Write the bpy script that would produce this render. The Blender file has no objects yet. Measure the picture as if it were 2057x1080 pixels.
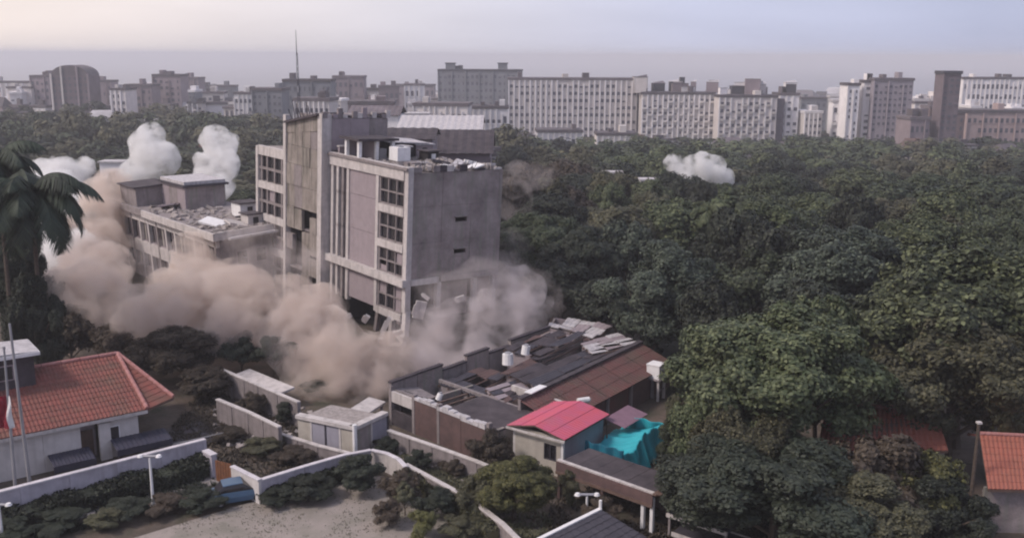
import bpy, bmesh, math, random
import numpy as np
from mathutils import Vector, Matrix, Euler, noise

random.seed(7)
rng = np.random.default_rng(7)
scn = bpy.context.scene
COL = scn.collection
R = math.radians

# ------------------------------------------------------------------ camera, sky, sun, exposure
FPX, PITCH, ROLL, CAMZ = 2000.0, R(12.10), R(0.25), 30.0
cam_d = bpy.data.cameras.new('camera'); cam = bpy.data.objects.new('camera', cam_d); COL.objects.link(cam)
cam_d.sensor_width = 36.0; cam_d.lens = 36.0 * FPX / 2057.0
cam_d.clip_start = 0.5; cam_d.clip_end = 150000
CM = Matrix.Translation((0, 0, CAMZ)) @ Euler((math.pi / 2 - PITCH, 0, 0)).to_matrix().to_4x4() @ Matrix.Rotation(ROLL, 4, 'Z')
cam.matrix_world = CM
scn.camera = cam
SUN_AZ, SUN_EL = R(-112), R(46)          # azimuth measured clockwise from +Y: from the left, a little behind the camera
world = bpy.data.worlds.new('World'); scn.world = world; world.use_nodes = True
wn = world.node_tree; wn.nodes.clear()
def wnode(t, **k):
    n = wn.nodes.new(t)
    for a, b in k.items(): setattr(n, a, b)
    return n
w_out = wnode('ShaderNodeOutputWorld'); w_bg = wnode('ShaderNodeBackground'); w_bg.inputs['Strength'].default_value = 0.1
w_sky = wnode('ShaderNodeTexSky'); w_sky.sky_type = 'NISHITA'; w_sky.sun_disc = False
w_sky.sun_elevation = SUN_EL; w_sky.sun_rotation = SUN_AZ; w_sky.dust_density = 3.0
w_co = wnode('ShaderNodeTexCoord')
w_dot = wnode('ShaderNodeVectorMath', operation='DOT_PRODUCT'); w_dot.inputs[1].default_value = (-0.95, 0.30, 0.0)
w_mr = wnode('ShaderNodeMapRange'); w_mr.inputs['From Min'].default_value = -0.12; w_mr.inputs['From Max'].default_value = 0.72
w_ramp = wnode('ShaderNodeValToRGB')
cr = w_ramp.color_ramp
cr.elements[0].position = 0.0; cr.elements[0].color = (0.285, 0.305, 0.415, 1)
cr.elements[1].position = 1.0; cr.elements[1].color = (0.585, 0.51, 0.475, 1)
e = cr.elements.new(0.30); e.color = (0.38, 0.395, 0.51, 1)
e = cr.elements.new(0.62); e.color = (0.475, 0.455, 0.50, 1)
w_sc = wnode('ShaderNodeMix', data_type='RGBA', blend_type='MULTIPLY'); w_sc.inputs['Factor'].default_value = 1.0
w_sc.inputs['B'].default_value = (10.5, 10.5, 10.5, 1)
w_noi = wnode('ShaderNodeTexNoise'); w_noi.inputs['Scale'].default_value = 2.2; w_noi.inputs['Detail'].default_value = 4.0
w_map = wnode('ShaderNodeMapping'); w_map.inputs['Scale'].default_value = (1, 1, 7)
w_nr = wnode('ShaderNodeMapRange'); w_nr.inputs['From Min'].default_value = 0.3; w_nr.inputs['From Max'].default_value = 0.7
w_nr.inputs['To Min'].default_value = 0.88; w_nr.inputs['To Max'].default_value = 1.09
w_cl = wnode('ShaderNodeVectorMath', operation='SCALE')
w_mix = wnode('ShaderNodeMix', data_type='RGBA'); w_mix.inputs['Factor'].default_value = 0.93
L = wn.links.new
L(w_co.outputs['Generated'], w_dot.inputs[0]); L(w_dot.outputs['Value'], w_mr.inputs['Value'])
L(w_mr.outputs['Result'], w_ramp.inputs['Fac']); L(w_ramp.outputs['Color'], w_sc.inputs['A'])
L(w_co.outputs['Generated'], w_map.inputs['Vector']); L(w_map.outputs['Vector'], w_noi.inputs['Vector'])
L(w_noi.outputs['Fac'], w_nr.inputs['Value']); L(w_sc.outputs['Result'], w_cl.inputs[0]); L(w_nr.outputs['Result'], w_cl.inputs['Scale'])
L(w_sky.outputs['Color'], w_mix.inputs['A']); L(w_cl.outputs['Vector'], w_mix.inputs['B'])
L(w_mix.outputs['Result'], w_bg.inputs['Color']); L(w_bg.outputs['Background'], w_out.inputs['Surface'])

sun_d = bpy.data.lights.new('sun', 'SUN'); sun = bpy.data.objects.new('sun', sun_d); COL.objects.link(sun)
sun_d.energy = 1.5; sun_d.angle = R(11); sun_d.color = (1.0, 0.90, 0.84)
sd = Vector((math.sin(SUN_AZ) * math.cos(SUN_EL), math.cos(SUN_AZ) * math.cos(SUN_EL), math.sin(SUN_EL)))
sun.rotation_euler = sd.to_track_quat('Z', 'Y').to_euler(); sun.location = sd * 400

scn.view_settings.view_transform = 'Standard'; scn.view_settings.look = 'None'
scn.view_settings.gamma = 1.0; scn.view_settings.exposure = 0.76; scn.view_settings.use_curve_mapping = False
scn.render.engine = 'CYCLES'
scn.cycles.use_denoising = True
scn.cycles.volume_bounces = 6; scn.cycles.max_bounces = 8; scn.cycles.diffuse_bounces = 2; scn.cycles.transparent_max_bounces = 12
scn.cycles.volume_step_rate = 0.16; scn.cycles.volume_max_steps = 256
scn.cycles.use_adaptive_sampling = True; scn.cycles.adaptive_threshold = 0.02
scn.cycles.pixel_filter_type = 'BLACKMAN_HARRIS'; scn.cycles.filter_width = 2.1

# ------------------------------------------------------------------ where a photo pixel lies in the world
def ray(u, v):
    d = Vector(((u - 1028.5) / FPX, -(v - 540.0) / FPX, -1.0))
    return (CM.to_3x3() @ d).normalized()
def P(u, v, Y):
    d = ray(u, v); return Vector((0, 0, CAMZ)) + d * (Y / d.y)
def G(u, v, z=0.0):
    d = ray(u, v); return Vector((0, 0, CAMZ)) + d * ((z - CAMZ) / d.z)
def terrain(x, y):
    pts = [(-500, 0), (125, 0), (450, -15), (1200, -42), (2400, -69), (2650, -75), (99999, -76)]
    z = 0
    for (a, za), (b, zb) in zip(pts, pts[1:]):
        if a <= y <= b: z = za + (zb - za) * (y - a) / (b - a); break
    if 2400 > y > 140: z += 1.2 * math.sin(x * 0.013 + 1.7) * math.sin(y * 0.009)
    z += 9.0 * math.exp(-((x + 210) / 170) ** 2 - ((y - 520) / 170) ** 2)
    return z

# ------------------------------------------------------------------ materials
MATS = {}
def mat(name, c, rough=0.85, var=0.25, scale=1.5, c2=None, streak=0.0, bump=0.0, bscale=6.0, metal=0.0, spec=0.3, objrand=0.0, blotch=0.0, blotch_c=(0.05, 0.045, 0.04)):
    m = bpy.data.materials.new(name); m.use_nodes = True; nt = m.node_tree
    b = nt.nodes['Principled BSDF']; b.inputs['Roughness'].default_value = rough; b.inputs['Metallic'].default_value = metal
    b.inputs['Specular IOR Level'].default_value = spec
    tc = nt.nodes.new('ShaderNodeTexCoord'); n = nt.nodes.new('ShaderNodeTexNoise')
    n.inputs['Scale'].default_value = scale; n.inputs['Detail'].default_value = 8; n.inputs['Roughness'].default_value = 0.65
    nt.links.new(tc.outputs['Object'], n.inputs['Vector'])
    r = nt.nodes.new('ShaderNodeMapRange'); r.inputs['From Min'].default_value = 0.3; r.inputs['From Max'].default_value = 0.7
    nt.links.new(n.outputs['Fac'], r.inputs['Value'])
    mx = nt.nodes.new('ShaderNodeMix'); mx.data_type = 'RGBA'
    cb = c2 if c2 else tuple(k * (1 - var) for k in c)
    ca = c if c2 else tuple(min(1, k * (1 + var * 0.6)) for k in c)
    mx.inputs['A'].default_value = (*cb, 1); mx.inputs['B'].default_value = (*ca, 1)
    nt.links.new(r.outputs['Result'], mx.inputs['Factor']); last = mx.outputs['Result']
    if streak or blotch:
        mp = nt.nodes.new('ShaderNodeMapping'); mp.inputs['Scale'].default_value = (1.3, 1.3, 0.12) if streak else (1, 1, 1)
        n2 = nt.nodes.new('ShaderNodeTexNoise'); n2.inputs['Scale'].default_value = 1.6 if streak else 0.5; n2.inputs['Detail'].default_value = 6
        nt.links.new(tc.outputs['Object'], mp.inputs['Vector']); nt.links.new(mp.outputs['Vector'], n2.inputs['Vector'])
        r2 = nt.nodes.new('ShaderNodeMapRange'); r2.inputs['From Min'].default_value = 0.48; r2.inputs['From Max'].default_value = 0.72
        r2.inputs['To Max'].default_value = max(streak, blotch)
        nt.links.new(n2.outputs['Fac'], r2.inputs['Value'])
        m2 = nt.nodes.new('ShaderNodeMix'); m2.data_type = 'RGBA'; m2.inputs['B'].default_value = (*blotch_c, 1)
        nt.links.new(r2.outputs['Result'], m2.inputs['Factor']); nt.links.new(last, m2.inputs['A']); last = m2.outputs['Result']
    if objrand:
        objrand_h = min(objrand, .16); oi = nt.nodes.new('ShaderNodeObjectInfo'); hs = nt.nodes.new('ShaderNodeHueSaturation')
        r3 = nt.nodes.new('ShaderNodeMapRange'); r3.inputs['To Min'].default_value = 1 - objrand; r3.inputs['To Max'].default_value = 1 + objrand
        r4 = nt.nodes.new('ShaderNodeMapRange'); r4.inputs['To Min'].default_value = 0.5 - objrand_h * 0.06; r4.inputs['To Max'].default_value = 0.5 + objrand_h * 0.06
        mm = nt.nodes.new('ShaderNodeMath'); mm.operation = 'FRACT'; ml = nt.nodes.new('ShaderNodeMath'); ml.operation = 'MULTIPLY'; ml.inputs[1].default_value = 7.31
        nt.links.new(oi.outputs['Random'], r3.inputs['Value']); nt.links.new(oi.outputs['Random'], ml.inputs[0]); nt.links.new(ml.outputs[0], mm.inputs[0])
        nt.links.new(mm.outputs[0], r4.inputs['Value'])
        nt.links.new(last, hs.inputs['Color']); nt.links.new(r3.outputs['Result'], hs.inputs['Value']); nt.links.new(r4.outputs['Result'], hs.inputs['Hue'])
        last = hs.outputs['Color']
    nt.links.new(last, b.inputs['Base Color'])
    if bump:
        n3 = nt.nodes.new('ShaderNodeTexNoise'); n3.inputs['Scale'].default_value = bscale; n3.inputs['Detail'].default_value = 6
        nt.links.new(tc.outputs['Object'], n3.inputs['Vector'])
        bp = nt.nodes.new('ShaderNodeBump'); bp.inputs['Strength'].default_value = bump; bp.inputs['Distance'].default_value = 0.15
        nt.links.new(n3.outputs['Fac'], bp.inputs['Height']); nt.links.new(bp.outputs['Normal'], b.inputs['Normal'])
    MATS[name] = m; return m

def leafmat(name, c1, c2, c3, scale=0.35):
    c2 = tuple(k * .7 for k in c2)  # darker tone lowered further: tree shade put into the leaf colour
    m = mat(name, c1, rough=0.6, c2=c2, scale=scale, spec=0.25, objrand=0.42)
    nt = m.node_tree; b = nt.nodes['Principled BSDF']; last = b.inputs['Base Color'].links[0].from_socket
    ge = nt.nodes.new('ShaderNodeNewGeometry'); r = nt.nodes.new('ShaderNodeMapRange')
    r.inputs['From Min'].default_value = 0.45; r.inputs['From Max'].default_value = 1.0; r.inputs['To Max'].default_value = 0.75
    nt.links.new(ge.outputs['Random Per Island'], r.inputs['Value'])
    mx = nt.nodes.new('ShaderNodeMix'); mx.data_type = 'RGBA'; mx.inputs['B'].default_value = (*c3, 1)  # random lighter leaves: highlights put into the colour
    nt.links.new(r.outputs['Result'], mx.inputs['Factor']); nt.links.new(last, mx.inputs['A']); nt.links.new(mx.outputs['Result'], b.inputs['Base Color'])
    return m

concrete = mat('weathered_concrete', (0.25, 0.215, 0.215), streak=0.55, bump=0.3, blotch_c=(0.11, 0.095, 0.09))
concrete_g = mat('bare_grey_concrete', (0.40, 0.335, 0.32), c2=(0.155, 0.125, 0.125), scale=0.4, streak=0.75, bump=0.4, blotch_c=(0.20, 0.205, 0.165))
concrete_p = mat('pale_painted_concrete', (0.52, 0.475, 0.46), var=0.2, streak=0.45, bump=0.15, blotch_c=(0.20, 0.18, 0.17))
concrete_s = mat('stained_concrete', (0.34, 0.295, 0.265), c2=(0.17, 0.145, 0.13), scale=0.6, streak=0.75, bump=0.4, blotch_c=(0.045, 0.05, 0.035))
infill = mat('mauve_grey_render', (0.30, 0.25, 0.265), var=0.12, streak=0.25, bump=0.15, blotch_c=(0.16, 0.13, 0.14))
void = mat('dark_interior', (0.03, 0.026, 0.028), var=0.3)  # near-black colour puts the shade of rooms and openings into surfaces
glass = mat('dark_window_glass', (0.02, 0.018, 0.022), rough=0.25, spec=0.6, var=0.3)
rubble_m = mat('broken_concrete', (0.33, 0.29, 0.275), var=0.4, scale=3, bump=0.6)
roof_dark = mat('dark_felt_roof', (0.034, 0.028, 0.034), c2=(0.085, 0.07, 0.078), scale=0.8, bump=0.3)
roof_pale = mat('pale_sheet_roof', (0.50, 0.47, 0.48), var=0.3, scale=2, streak=0.3)
white = mat('white_paint', (0.74, 0.72, 0.72), var=0.12, rough=0.7, streak=0.2, blotch_c=(0.40, 0.38, 0.36))
cope = mat('lilac_white_coping', (0.58, 0.54, 0.56), var=0.2, scale=2, streak=0.3, blotch_c=(0.32, 0.29, 0.30))
wall_w = mat('lilac_white_wall', (0.42, 0.385, 0.43), var=0.22, scale=1.4, streak=0.7, bump=0.1, blotch_c=(0.27, 0.24, 0.26))
house_w = mat('off_white_house_wall', (0.57, 0.53, 0.515), var=0.14, streak=0.35, bump=0.1, blotch_c=(0.27, 0.25, 0.24))
tile_red = mat('red_clay_tile', (0.24, 0.075, 0.062), c2=(0.13, 0.062, 0.050), scale=0.9, rough=0.8, blotch=0.55, blotch_c=(0.13, 0.085, 0.06), bump=0.2)
tile_rdg = mat('faded_pink_ridge_tile', (0.42, 0.22, 0.21), c2=(0.32, 0.13, 0.11), scale=3)
tile_org = mat('orange_clay_tile', (0.33, 0.11, 0.08), c2=(0.26, 0.10, 0.07), scale=1.2, rough=0.8)
red_sheet = mat('pinkish_red_sheet', (0.50, 0.085, 0.115), c2=(0.42, 0.095, 0.17), scale=0.7, rough=0.7, blotch=0.5, blotch_c=(0.30, 0.13, 0.14))
red_old = mat('rusty_red_roof', (0.15, 0.06, 0.055), c2=(0.085, 0.055, 0.05), scale=0.7, bump=0.3, blotch=0.5, blotch_c=(0.10, 0.085, 0.06))
brown = mat('brown_render', (0.14, 0.085, 0.08), c2=(0.075, 0.05, 0.048), scale=1.0, bump=0.2)
brown_w = mat('brown_timber', (0.16, 0.10, 0.08), c2=(0.09, 0.06, 0.05), scale=2)
teal = mat('turquoise_tarpaulin', (0.02, 0.27, 0.33), c2=(0.03, 0.36, 0.42), scale=0.8, rough=0.6)
teal_d = mat('deep_blue_tarpaulin', (0.010, 0.10, 0.17), c2=(0.012, 0.15, 0.20), scale=1.2, rough=0.55)
navy = mat('navy_sheet', (0.030, 0.033, 0.055), c2=(0.05, 0.045, 0.065), scale=1.5, rough=0.6)
blue_car = mat('blue_car_paint', (0.05, 0.10, 0.17), var=0.1, rough=0.35, spec=0.5)
metal_g = mat('grey_galvanised_steel', (0.36, 0.35, 0.37), var=0.15, rough=0.5, metal=0.4)
metal_d = mat('dark_steel', (0.05, 0.045, 0.056), var=0.2, rough=0.55)
tyre = mat('black_rubber', (0.015, 0.015, 0.016), var=0.1)
rust = mat('rusty_orange_gate', (0.24, 0.10, 0.045), c2=(0.12, 0.055, 0.035), scale=3)
panel_b = mat('blue_grey_panel', (0.30, 0.285, 0.33), var=0.12, streak=0.3, blotch_c=(0.18, 0.16, 0.19))
panel_c = mat('cream_panel', (0.42, 0.38, 0.33), var=0.15, streak=0.3, blotch_c=(0.24, 0.20, 0.17))
dirt = mat('bare_brown_earth', (0.14, 0.105, 0.085), c2=(0.05, 0.042, 0.033), scale=0.35, bump=0.7, bscale=2.0, blotch=0.7, blotch_c=(0.03, 0.038, 0.02))
lawn = mat('dry_tan_grass', (0.31, 0.265, 0.24), c2=(0.215, 0.19, 0.165), scale=0.3, bump=0.3, bscale=5, blotch=0.45, blotch_c=(0.10, 0.11, 0.075))
paving = mat('worn_paving', (0.30, 0.27, 0.26), c2=(0.17, 0.15, 0.14), scale=1.2)
asphalt = mat('worn_asphalt', (0.055, 0.052, 0.055), c2=(0.085, 0.078, 0.078), scale=0.8, bump=0.2)
dark_side = mat('shadowed_side_wall', (0.09, 0.075, 0.095), var=0.2, scale=0.3)  # shade of the slabs' side walls put into the colour
bark = mat('brown_bark', (0.10, 0.075, 0.06), var=0.4, scale=5, bump=0.5)
city_a = mat('cream_city_wall', (0.60, 0.545, 0.52), var=0.14, scale=0.25, objrand=0.22)
city_b = mat('mauve_city_wall', (0.25, 0.20, 0.215), var=0.2, scale=0.2, objrand=0.25)
city_w = mat('white_city_wall', (0.76, 0.72, 0.72), var=0.15, scale=0.2, objrand=0.15)
city_g = mat('grey_city_wall', (0.20, 0.20, 0.22), var=0.2, scale=0.12)
city_br = mat('brick_city_wall', (0.21, 0.15, 0.145), var=0.2, scale=0.2)
city_win = mat('city_window_glass', (0.10, 0.095, 0.115), rough=0.4, var=0.3)
city_rf = mat('city_roof', (0.12, 0.10, 0.11), var=0.35, scale=0.15, objrand=0.3)
city_rr = mat('reddish_city_roof', (0.17, 0.105, 0.095), var=0.3, scale=0.2, objrand=0.25)
leaf_a = leafmat('deep_green_leaves', (0.050, 0.064, 0.036), (0.022, 0.030, 0.018), (0.105, 0.125, 0.065))
leaf_b = leafmat('mid_green_leaves', (0.072, 0.092, 0.042), (0.028, 0.038, 0.020), (0.160, 0.178, 0.090))
leaf_c = leafmat('olive_leaves', (0.085, 0.085, 0.048), (0.050, 0.050, 0.032), (0.130, 0.120, 0.065))
leaf_d = leafmat('blackish_green_leaves', (0.028, 0.036, 0.024), (0.015, 0.019, 0.014), (0.060, 0.068, 0.045))
leaf_g = leafmat('grey_green_leaves', (0.060, 0.078, 0.055), (0.024, 0.032, 0.024), (0.125, 0.150, 0.105))
leaf_r = leafmat('reddish_brown_leaves', (0.070, 0.052, 0.038), (0.042, 0.032, 0.026), (0.10, 0.075, 0.05))
leaf_y = leafmat('yellow_green_leaves', (0.110, 0.115, 0.040), (0.060, 0.062, 0.026), (0.170, 0.160, 0.060))
palm_m = leafmat('palm_leaves', (0.028, 0.042, 0.028), (0.018, 0.028, 0.020), (0.045, 0.060, 0.038))

def volmat(name, col, dens, lo, hi, scale, anis=0.0, detail=5.0, tint=None):
    m = bpy.data.materials.new(name); m.use_nodes = True; nt = m.node_tree; nt.nodes.clear()
    o = nt.nodes.new('ShaderNodeOutputMaterial'); v = nt.nodes.new('ShaderNodeVolumePrincipled')
    v.inputs['Color'].default_value = (*col, 1); v.inputs['Anisotropy'].default_value = anis
    if scale:
        tc = nt.nodes.new('ShaderNodeTexCoord'); n = nt.nodes.new('ShaderNodeTexNoise')
        n.inputs['Scale'].default_value = scale; n.inputs['Detail'].default_value = detail; n.inputs['Roughness'].default_value = 0.6
        n.inputs['Distortion'].default_value = 0.3
        nt.links.new(tc.outputs['Object'], n.inputs['Vector'])
        r = nt.nodes.new('ShaderNodeMapRange'); r.inputs['From Min'].default_value = lo; r.inputs['From Max'].default_value = hi
        r.inputs['To Max'].default_value = dens
        nt.links.new(n.outputs['Fac'], r.inputs['Value']); nt.links.new(r.outputs['Result'], v.inputs['Density'])
        if tint:
            n2 = nt.nodes.new('ShaderNodeTexNoise'); n2.inputs['Scale'].default_value = 0.12; n2.inputs['Detail'].default_value = 2
            nt.links.new(tc.outputs['Object'], n2.inputs['Vector'])
            r2 = nt.nodes.new('ShaderNodeMapRange'); r2.inputs['From Min'].default_value = 0.4; r2.inputs['From Max'].default_value = 0.62
            nt.links.new(n2.outputs['Fac'], r2.inputs['Value'])
            mx = nt.nodes.new('ShaderNodeMix'); mx.data_type = 'RGBA'; mx.inputs['A'].default_value = (*col, 1); mx.inputs['B'].default_value = (*tint, 1)
            nt.links.new(r2.outputs['Result'], mx.inputs['Factor']); nt.links.new(mx.outputs['Result'], v.inputs['Color'])
    else: v.inputs['Density'].default_value = dens
    nt.links.new(v.outputs['Volume'], o.inputs['Volume'])
    MATS[name] = m; return m
dust_tan = volmat('tan_demolition_dust', (0.87, 0.78, 0.71), 1.0, 0.43, 0.64, 0.34, detail=8, tint=(0.77, 0.68, 0.63))
dust_grey = volmat('mauve_grey_dust', (0.84, 0.78, 0.78), 0.6, 0.44, 0.66, 0.34, detail=8)
dust_white = volmat('pale_dust', (0.97, 0.96, 0.95), 1.1, 0.41, 0.62, 0.42, detail=8)
dust_thin = volmat('thin_drifting_dust', (0.88, 0.79, 0.76), 0.16, 0.46, 0.70, 0.22)
haze_m = volmat('evening_haze', (0.885, 0.88, 0.925), 0.00036, 0, 1, 0, anis=0.1)

# ------------------------------------------------------------------ mesh helpers
class MB:
    def __init__(s): s.v = []; s.f = []; s.smooth = False
    def add(s, vs, fs):
        n = len(s.v); s.v += [tuple(p) for p in vs]; s.f += [tuple(n + i for i in f) for f in fs]; return s
    def box(s, x0, x1, y0, y1, z0, z1, M=None):
        vs = [Vector(p) for p in ((x0, y0, z0), (x1, y0, z0), (x1, y1, z0), (x0, y1, z0), (x0, y0, z1), (x1, y0, z1), (x1, y1, z1), (x0, y1, z1))]
        if M is not None: vs = [M @ p for p in vs]
        return s.add(vs, [(0, 3, 2, 1), (4, 5, 6, 7), (0, 1, 5, 4), (1, 2, 6, 5), (2, 3, 7, 6), (3, 0, 4, 7)])
    def bar(s, a, b, r, r2=None, n=6):
        a = Vector(a); b = Vector(b); r2 = r if r2 is None else r2
        q = (b - a).to_track_quat('Z', 'Y'); vs = []
        for p, rr in ((a, r), (b, r2)):
            for k in range(n):
                t = 2 * math.pi * k / n; vs.append(p + q @ Vector((rr * math.cos(t), rr * math.sin(t), 0)))
        fs = [(k, (k + 1) % n, n + (k + 1) % n, n + k) for k in range(n)] + [tuple(reversed(range(n))), tuple(range(n, 2 * n))]
        return s.add(vs, fs)
    def prism(s, pts, z0, z1):
        n = len(pts); vs = [(x, y, z0) for x, y in pts] + [(x, y, z1) for x, y in pts]
        return s.add(vs, [tuple(reversed(range(n))), tuple(range(n, 2 * n))] + [(k, (k + 1) % n, n + (k + 1) % n, n + k) for k in range(n)])
    def slab(s, pts, t):            # a sheet of thickness t below a 3-D polygon
        n = len(pts); pts = [Vector(p) for p in pts]
        vs = pts + [p - Vector((0, 0, t)) for p in pts]
        return s.add(vs, [tuple(range(n)), tuple(reversed(range(n, 2 * n)))] + [((k + 1) % n, k, n + k, n + (k + 1) % n) for k in range(n)])
    def build(s, name, m, parent=None, kind=None):
        me = bpy.data.meshes.new(name); me.from_pydata([tuple(p) for p in s.v], [], s.f); me.materials.append(m)
        bm = bmesh.new(); bm.from_mesh(me); bmesh.ops.recalc_face_normals(bm, faces=bm.faces); bm.to_mesh(me); bm.free()
        if s.smooth:
            for p in me.polygons: p.use_smooth = True
        return put(name, me, parent, kind)
def put(name, me, parent=None, kind=None):
    o = bpy.data.objects.new(name, me); COL.objects.link(o)
    if parent is not None: o.parent = parent
    if kind: o['kind'] = kind
    return o
def box(name, b, m, parent=None, kind=None): return MB().box(*b).build(name, m, parent, kind)
def thing(name, label, cat, loc=(0, 0, 0), rot=0.0, group=None):
    o = bpy.data.objects.new(name, None); COL.objects.link(o); o.location = loc; o.rotation_euler = (0, 0, rot)
    return tag(o, label, cat, group)
def tag(o, label, cat, group=None):
    o['label'] = label; o['category'] = cat
    if group: o['group'] = group
    return o
def structure(o): o['kind'] = 'structure'; return o
def copy_tree(o, parent=None):
    c = o.copy(); COL.objects.link(c); c.parent = parent
    for ch in o.children: copy_tree(ch, c)
    return c
def frame_of(o): return Matrix.LocRotScale(o.location, o.rotation_euler if o.rotation_mode != 'QUATERNION' else o.rotation_quaternion, o.scale)
def arrmesh(name, V, F, m, smooth=False):
    me = bpy.data.meshes.new(name); n = len(F); k = F.shape[1]
    me.vertices.add(len(V)); me.vertices.foreach_set('co', V.astype(np.float32).ravel())
    me.loops.add(n * k); me.loops.foreach_set('vertex_index', F.astype(np.int32).ravel())
    me.polygons.add(n); me.polygons.foreach_set('loop_start', np.arange(0, n * k, k, dtype=np.int32))
    me.update(calc_edges=True); me.validate(); me.materials.append(m)
    return me
def ribbed(p00, p10, p11, p01, n, courses, amp=0.05, lift=0.03, thick=0.12):
    """sheet p00-p10 (eave) to p01-p11 (top): n ribs side by side, laid in overlapping courses"""
    p00, p10, p11, p01 = map(Vector, (p00, p10, p11, p01)); b = MB()
    nr = ((p10 - p00).cross(p01 - p00)).normalized()
    if nr.z < 0: nr = -nr
    def at(u, v): return (p00.lerp(p10, u)).lerp(p01.lerp(p11, u), v)
    for c in range(courses):
        v0, v1 = c / courses, (c + 1) / courses + 0.02 / courses; vs = []
        for k in range(2 * n + 1):
            h = amp if k % 2 else 0.0
            vs.append(at(k / (2 * n), v0) + nr * (h + lift)); vs.append(at(k / (2 * n), min(v1, 1)) + nr * h)
        b.add(vs, [(2 * k, 2 * k + 2, 2 * k + 3, 2 * k + 1) for k in range(2 * n)])
        lo = [at(0, v0) - nr * 0.01, at(1, v0) - nr * 0.01]
        b.add([vs[2 * k] for k in range(2 * n + 1)] + lo, [tuple(range(2 * n + 1)) + (2 * n + 2, 2 * n + 1)])
    q = [p - nr * 0.012 for p in (p00, p10, p11, p01)]
    return b, q
# ------------------------------------------------------------------ the ground, sea, haze
ys = [-120, -40, 0, 40, 60, 80, 100, 125] + list(range(140, 460, 20)) + list(range(480, 1200, 60)) + list(range(1260, 2760, 150)) + [4000, 9000]
xs = [-9000, -4000, -2200, -1500, -1000, -700] + list(range(-500, 501, 25)) + [700, 1000, 1500, 2200, 4000, 9000]
gv = [(x, y, terrain(x, y)) for y in ys for x in xs]; nx = len(xs)
gf = [(j * nx + i, j * nx + i + 1, (j + 1) * nx + i + 1, (j + 1) * nx + i) for j in range(len(ys) - 1) for i in range(nx - 1)]
gnd = MB().add(gv, gf).build('ground', dirt); structure(gnd)
sea_m = mat('grey_sea_water', (0.06, 0.06, 0.075), rough=0.35, var=0.15, scale=0.002, spec=0.5)
sea = MB().box(-70000, 70000, 2300, 90000, -71.0, -70.0).build('sea', sea_m); structure(sea)
hz = MB().box(-71000, 71000, -260, 91000, -79.0, 44.0).build('haze', haze_m); hz['kind'] = 'stuff'

# tan yard inside the curved wall, strips of path, the street beyond the wall
def patch(name, pix, m, z=0.004, curve=None):
    pts = [G(u, v, z) for u, v in pix]; b = MB(); n = len(pts)
    b.add(pts, [tuple(range(n))]); o = b.build(name, m); return structure(o)
patch('yard', [(60, 1150), (250, 1085), (430, 1030), (560, 990), (690, 960), (770, 955), (840, 975), (900, 1010), (960, 1060), (1060, 1150)], lawn)
patch('footpath', [(-40, 1075), (60, 1040), (220, 992), (330, 955), (425, 930), (470, 945), (440, 975), (330, 990), (220, 1020), (90, 1065), (-40, 1110)], paving, 0.008)
patch('street', [(420, 790), (560, 835), (720, 880), (800, 905), (1000, 985), (1120, 1090), (1010, 1090), (900, 1000), (740, 925), (560, 925), (420, 880)], mat('dusty_street', (0.16, 0.13, 0.115), c2=(0.085, 0.07, 0.06), scale=0.5, bump=0.4, blotch=0.5, blotch_c=(0.045, 0.045, 0.03)), 0.012)

# ------------------------------------------------------------------ the collapsing block
LEAN = Matrix.Rotation(R(2.6), 3, 'Y')
corner = P(812, 640, 97.0); ORG = Vector((corner.x - 0.15, 97.0, 0.0))
bld = thing('collapsing_building', 'tall grey concrete block leaning and breaking up at its base in rolling dust', 'building', ORG)
bld.rotation_euler = (LEAN @ Matrix.Rotation(R(40), 3, 'Z')).to_euler()
BM = frame_of(bld)
W, LY, TOP, LOW = 11.6, 15.0, 19.0, 8.0
FL = [4.5, 8.0, 11.6, 15.3, 18.7]
# right-hand blind wall: panels storey by storey, joints between, two slits
segs = [(0.62, 4.2), (4.23, 7.9), (7.93, 11.55)]
for k in range(3):
    z0, z1 = FL[k + 1] + (0.0 if k else 0.02), FL[k + 2] - 0.02
    for i, (a, b) in enumerate(segs):
        m = MB(); yo = [0.0, 0.05, 0.02][(i + k) % 3] * 0.6
        if i == 1 and k < 2:
            zc = z0 + (2.15 if k == 0 else 1.9)
            m.box(a, a + 1.7, yo, 0.35, z0, z1); m.box(a + 3.2, b, yo, 0.35, z0, z1)
            m.box(a + 1.7, a + 3.2, yo, 0.35, z0, zc); m.box(a + 1.7, a + 3.2, yo, 0.35, zc + 0.5, z1)
            box('ledge', (a + 1.55, a + 3.35, yo - 0.22, yo - 0.002, zc + 0.52, zc + 0.64), concrete_g, bld)
        else: m.box(a, b, yo, 0.35, z0, z1)
        m.build('wall_panel', concrete_g, bld)
rj = random.Random(9); xj = 0.62
while xj < W:
    wj = rj.uniform(.5, 1.5); hj = rj.choice((0, .18, .5, .6, .62)); x2 = min(xj + wj, W + .1)
    if hj: box('parapet_piece', (xj, x2 - .03, -0.10 + rj.uniform(-.04, .04), 0.32, 18.72, 18.75 + hj), rj.choice((concrete, concrete_p, roof_dark)), bld)
    xj = x2
for k in range(16):
    xx = rj.uniform(.8, W); MB().bar((xx, .1 * rj.random(), 18.8), (xx + rj.uniform(-.3, .3), rj.uniform(-.4, .3), 19.5 + rj.uniform(0, .5)), .03, n=4).build('bent_bar', metal_d, bld)
box('corner_column', (-0.04, 0.60, -0.06, 0.56, 4.6, 19.28), concrete_p, bld)
MB().box(-.3, .3, -.3, .3, -2.6, 0, Matrix.Translation((.35, .2, 4.7)) @ Euler((R(-16), R(14), 0)).to_matrix().to_4x4()).build('broken_column', concrete_p, bld)
box('corner_column', (W - 0.02, W + 0.35, 0.0, 0.5, 5.8, 18.7), concrete_g, bld)
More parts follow.
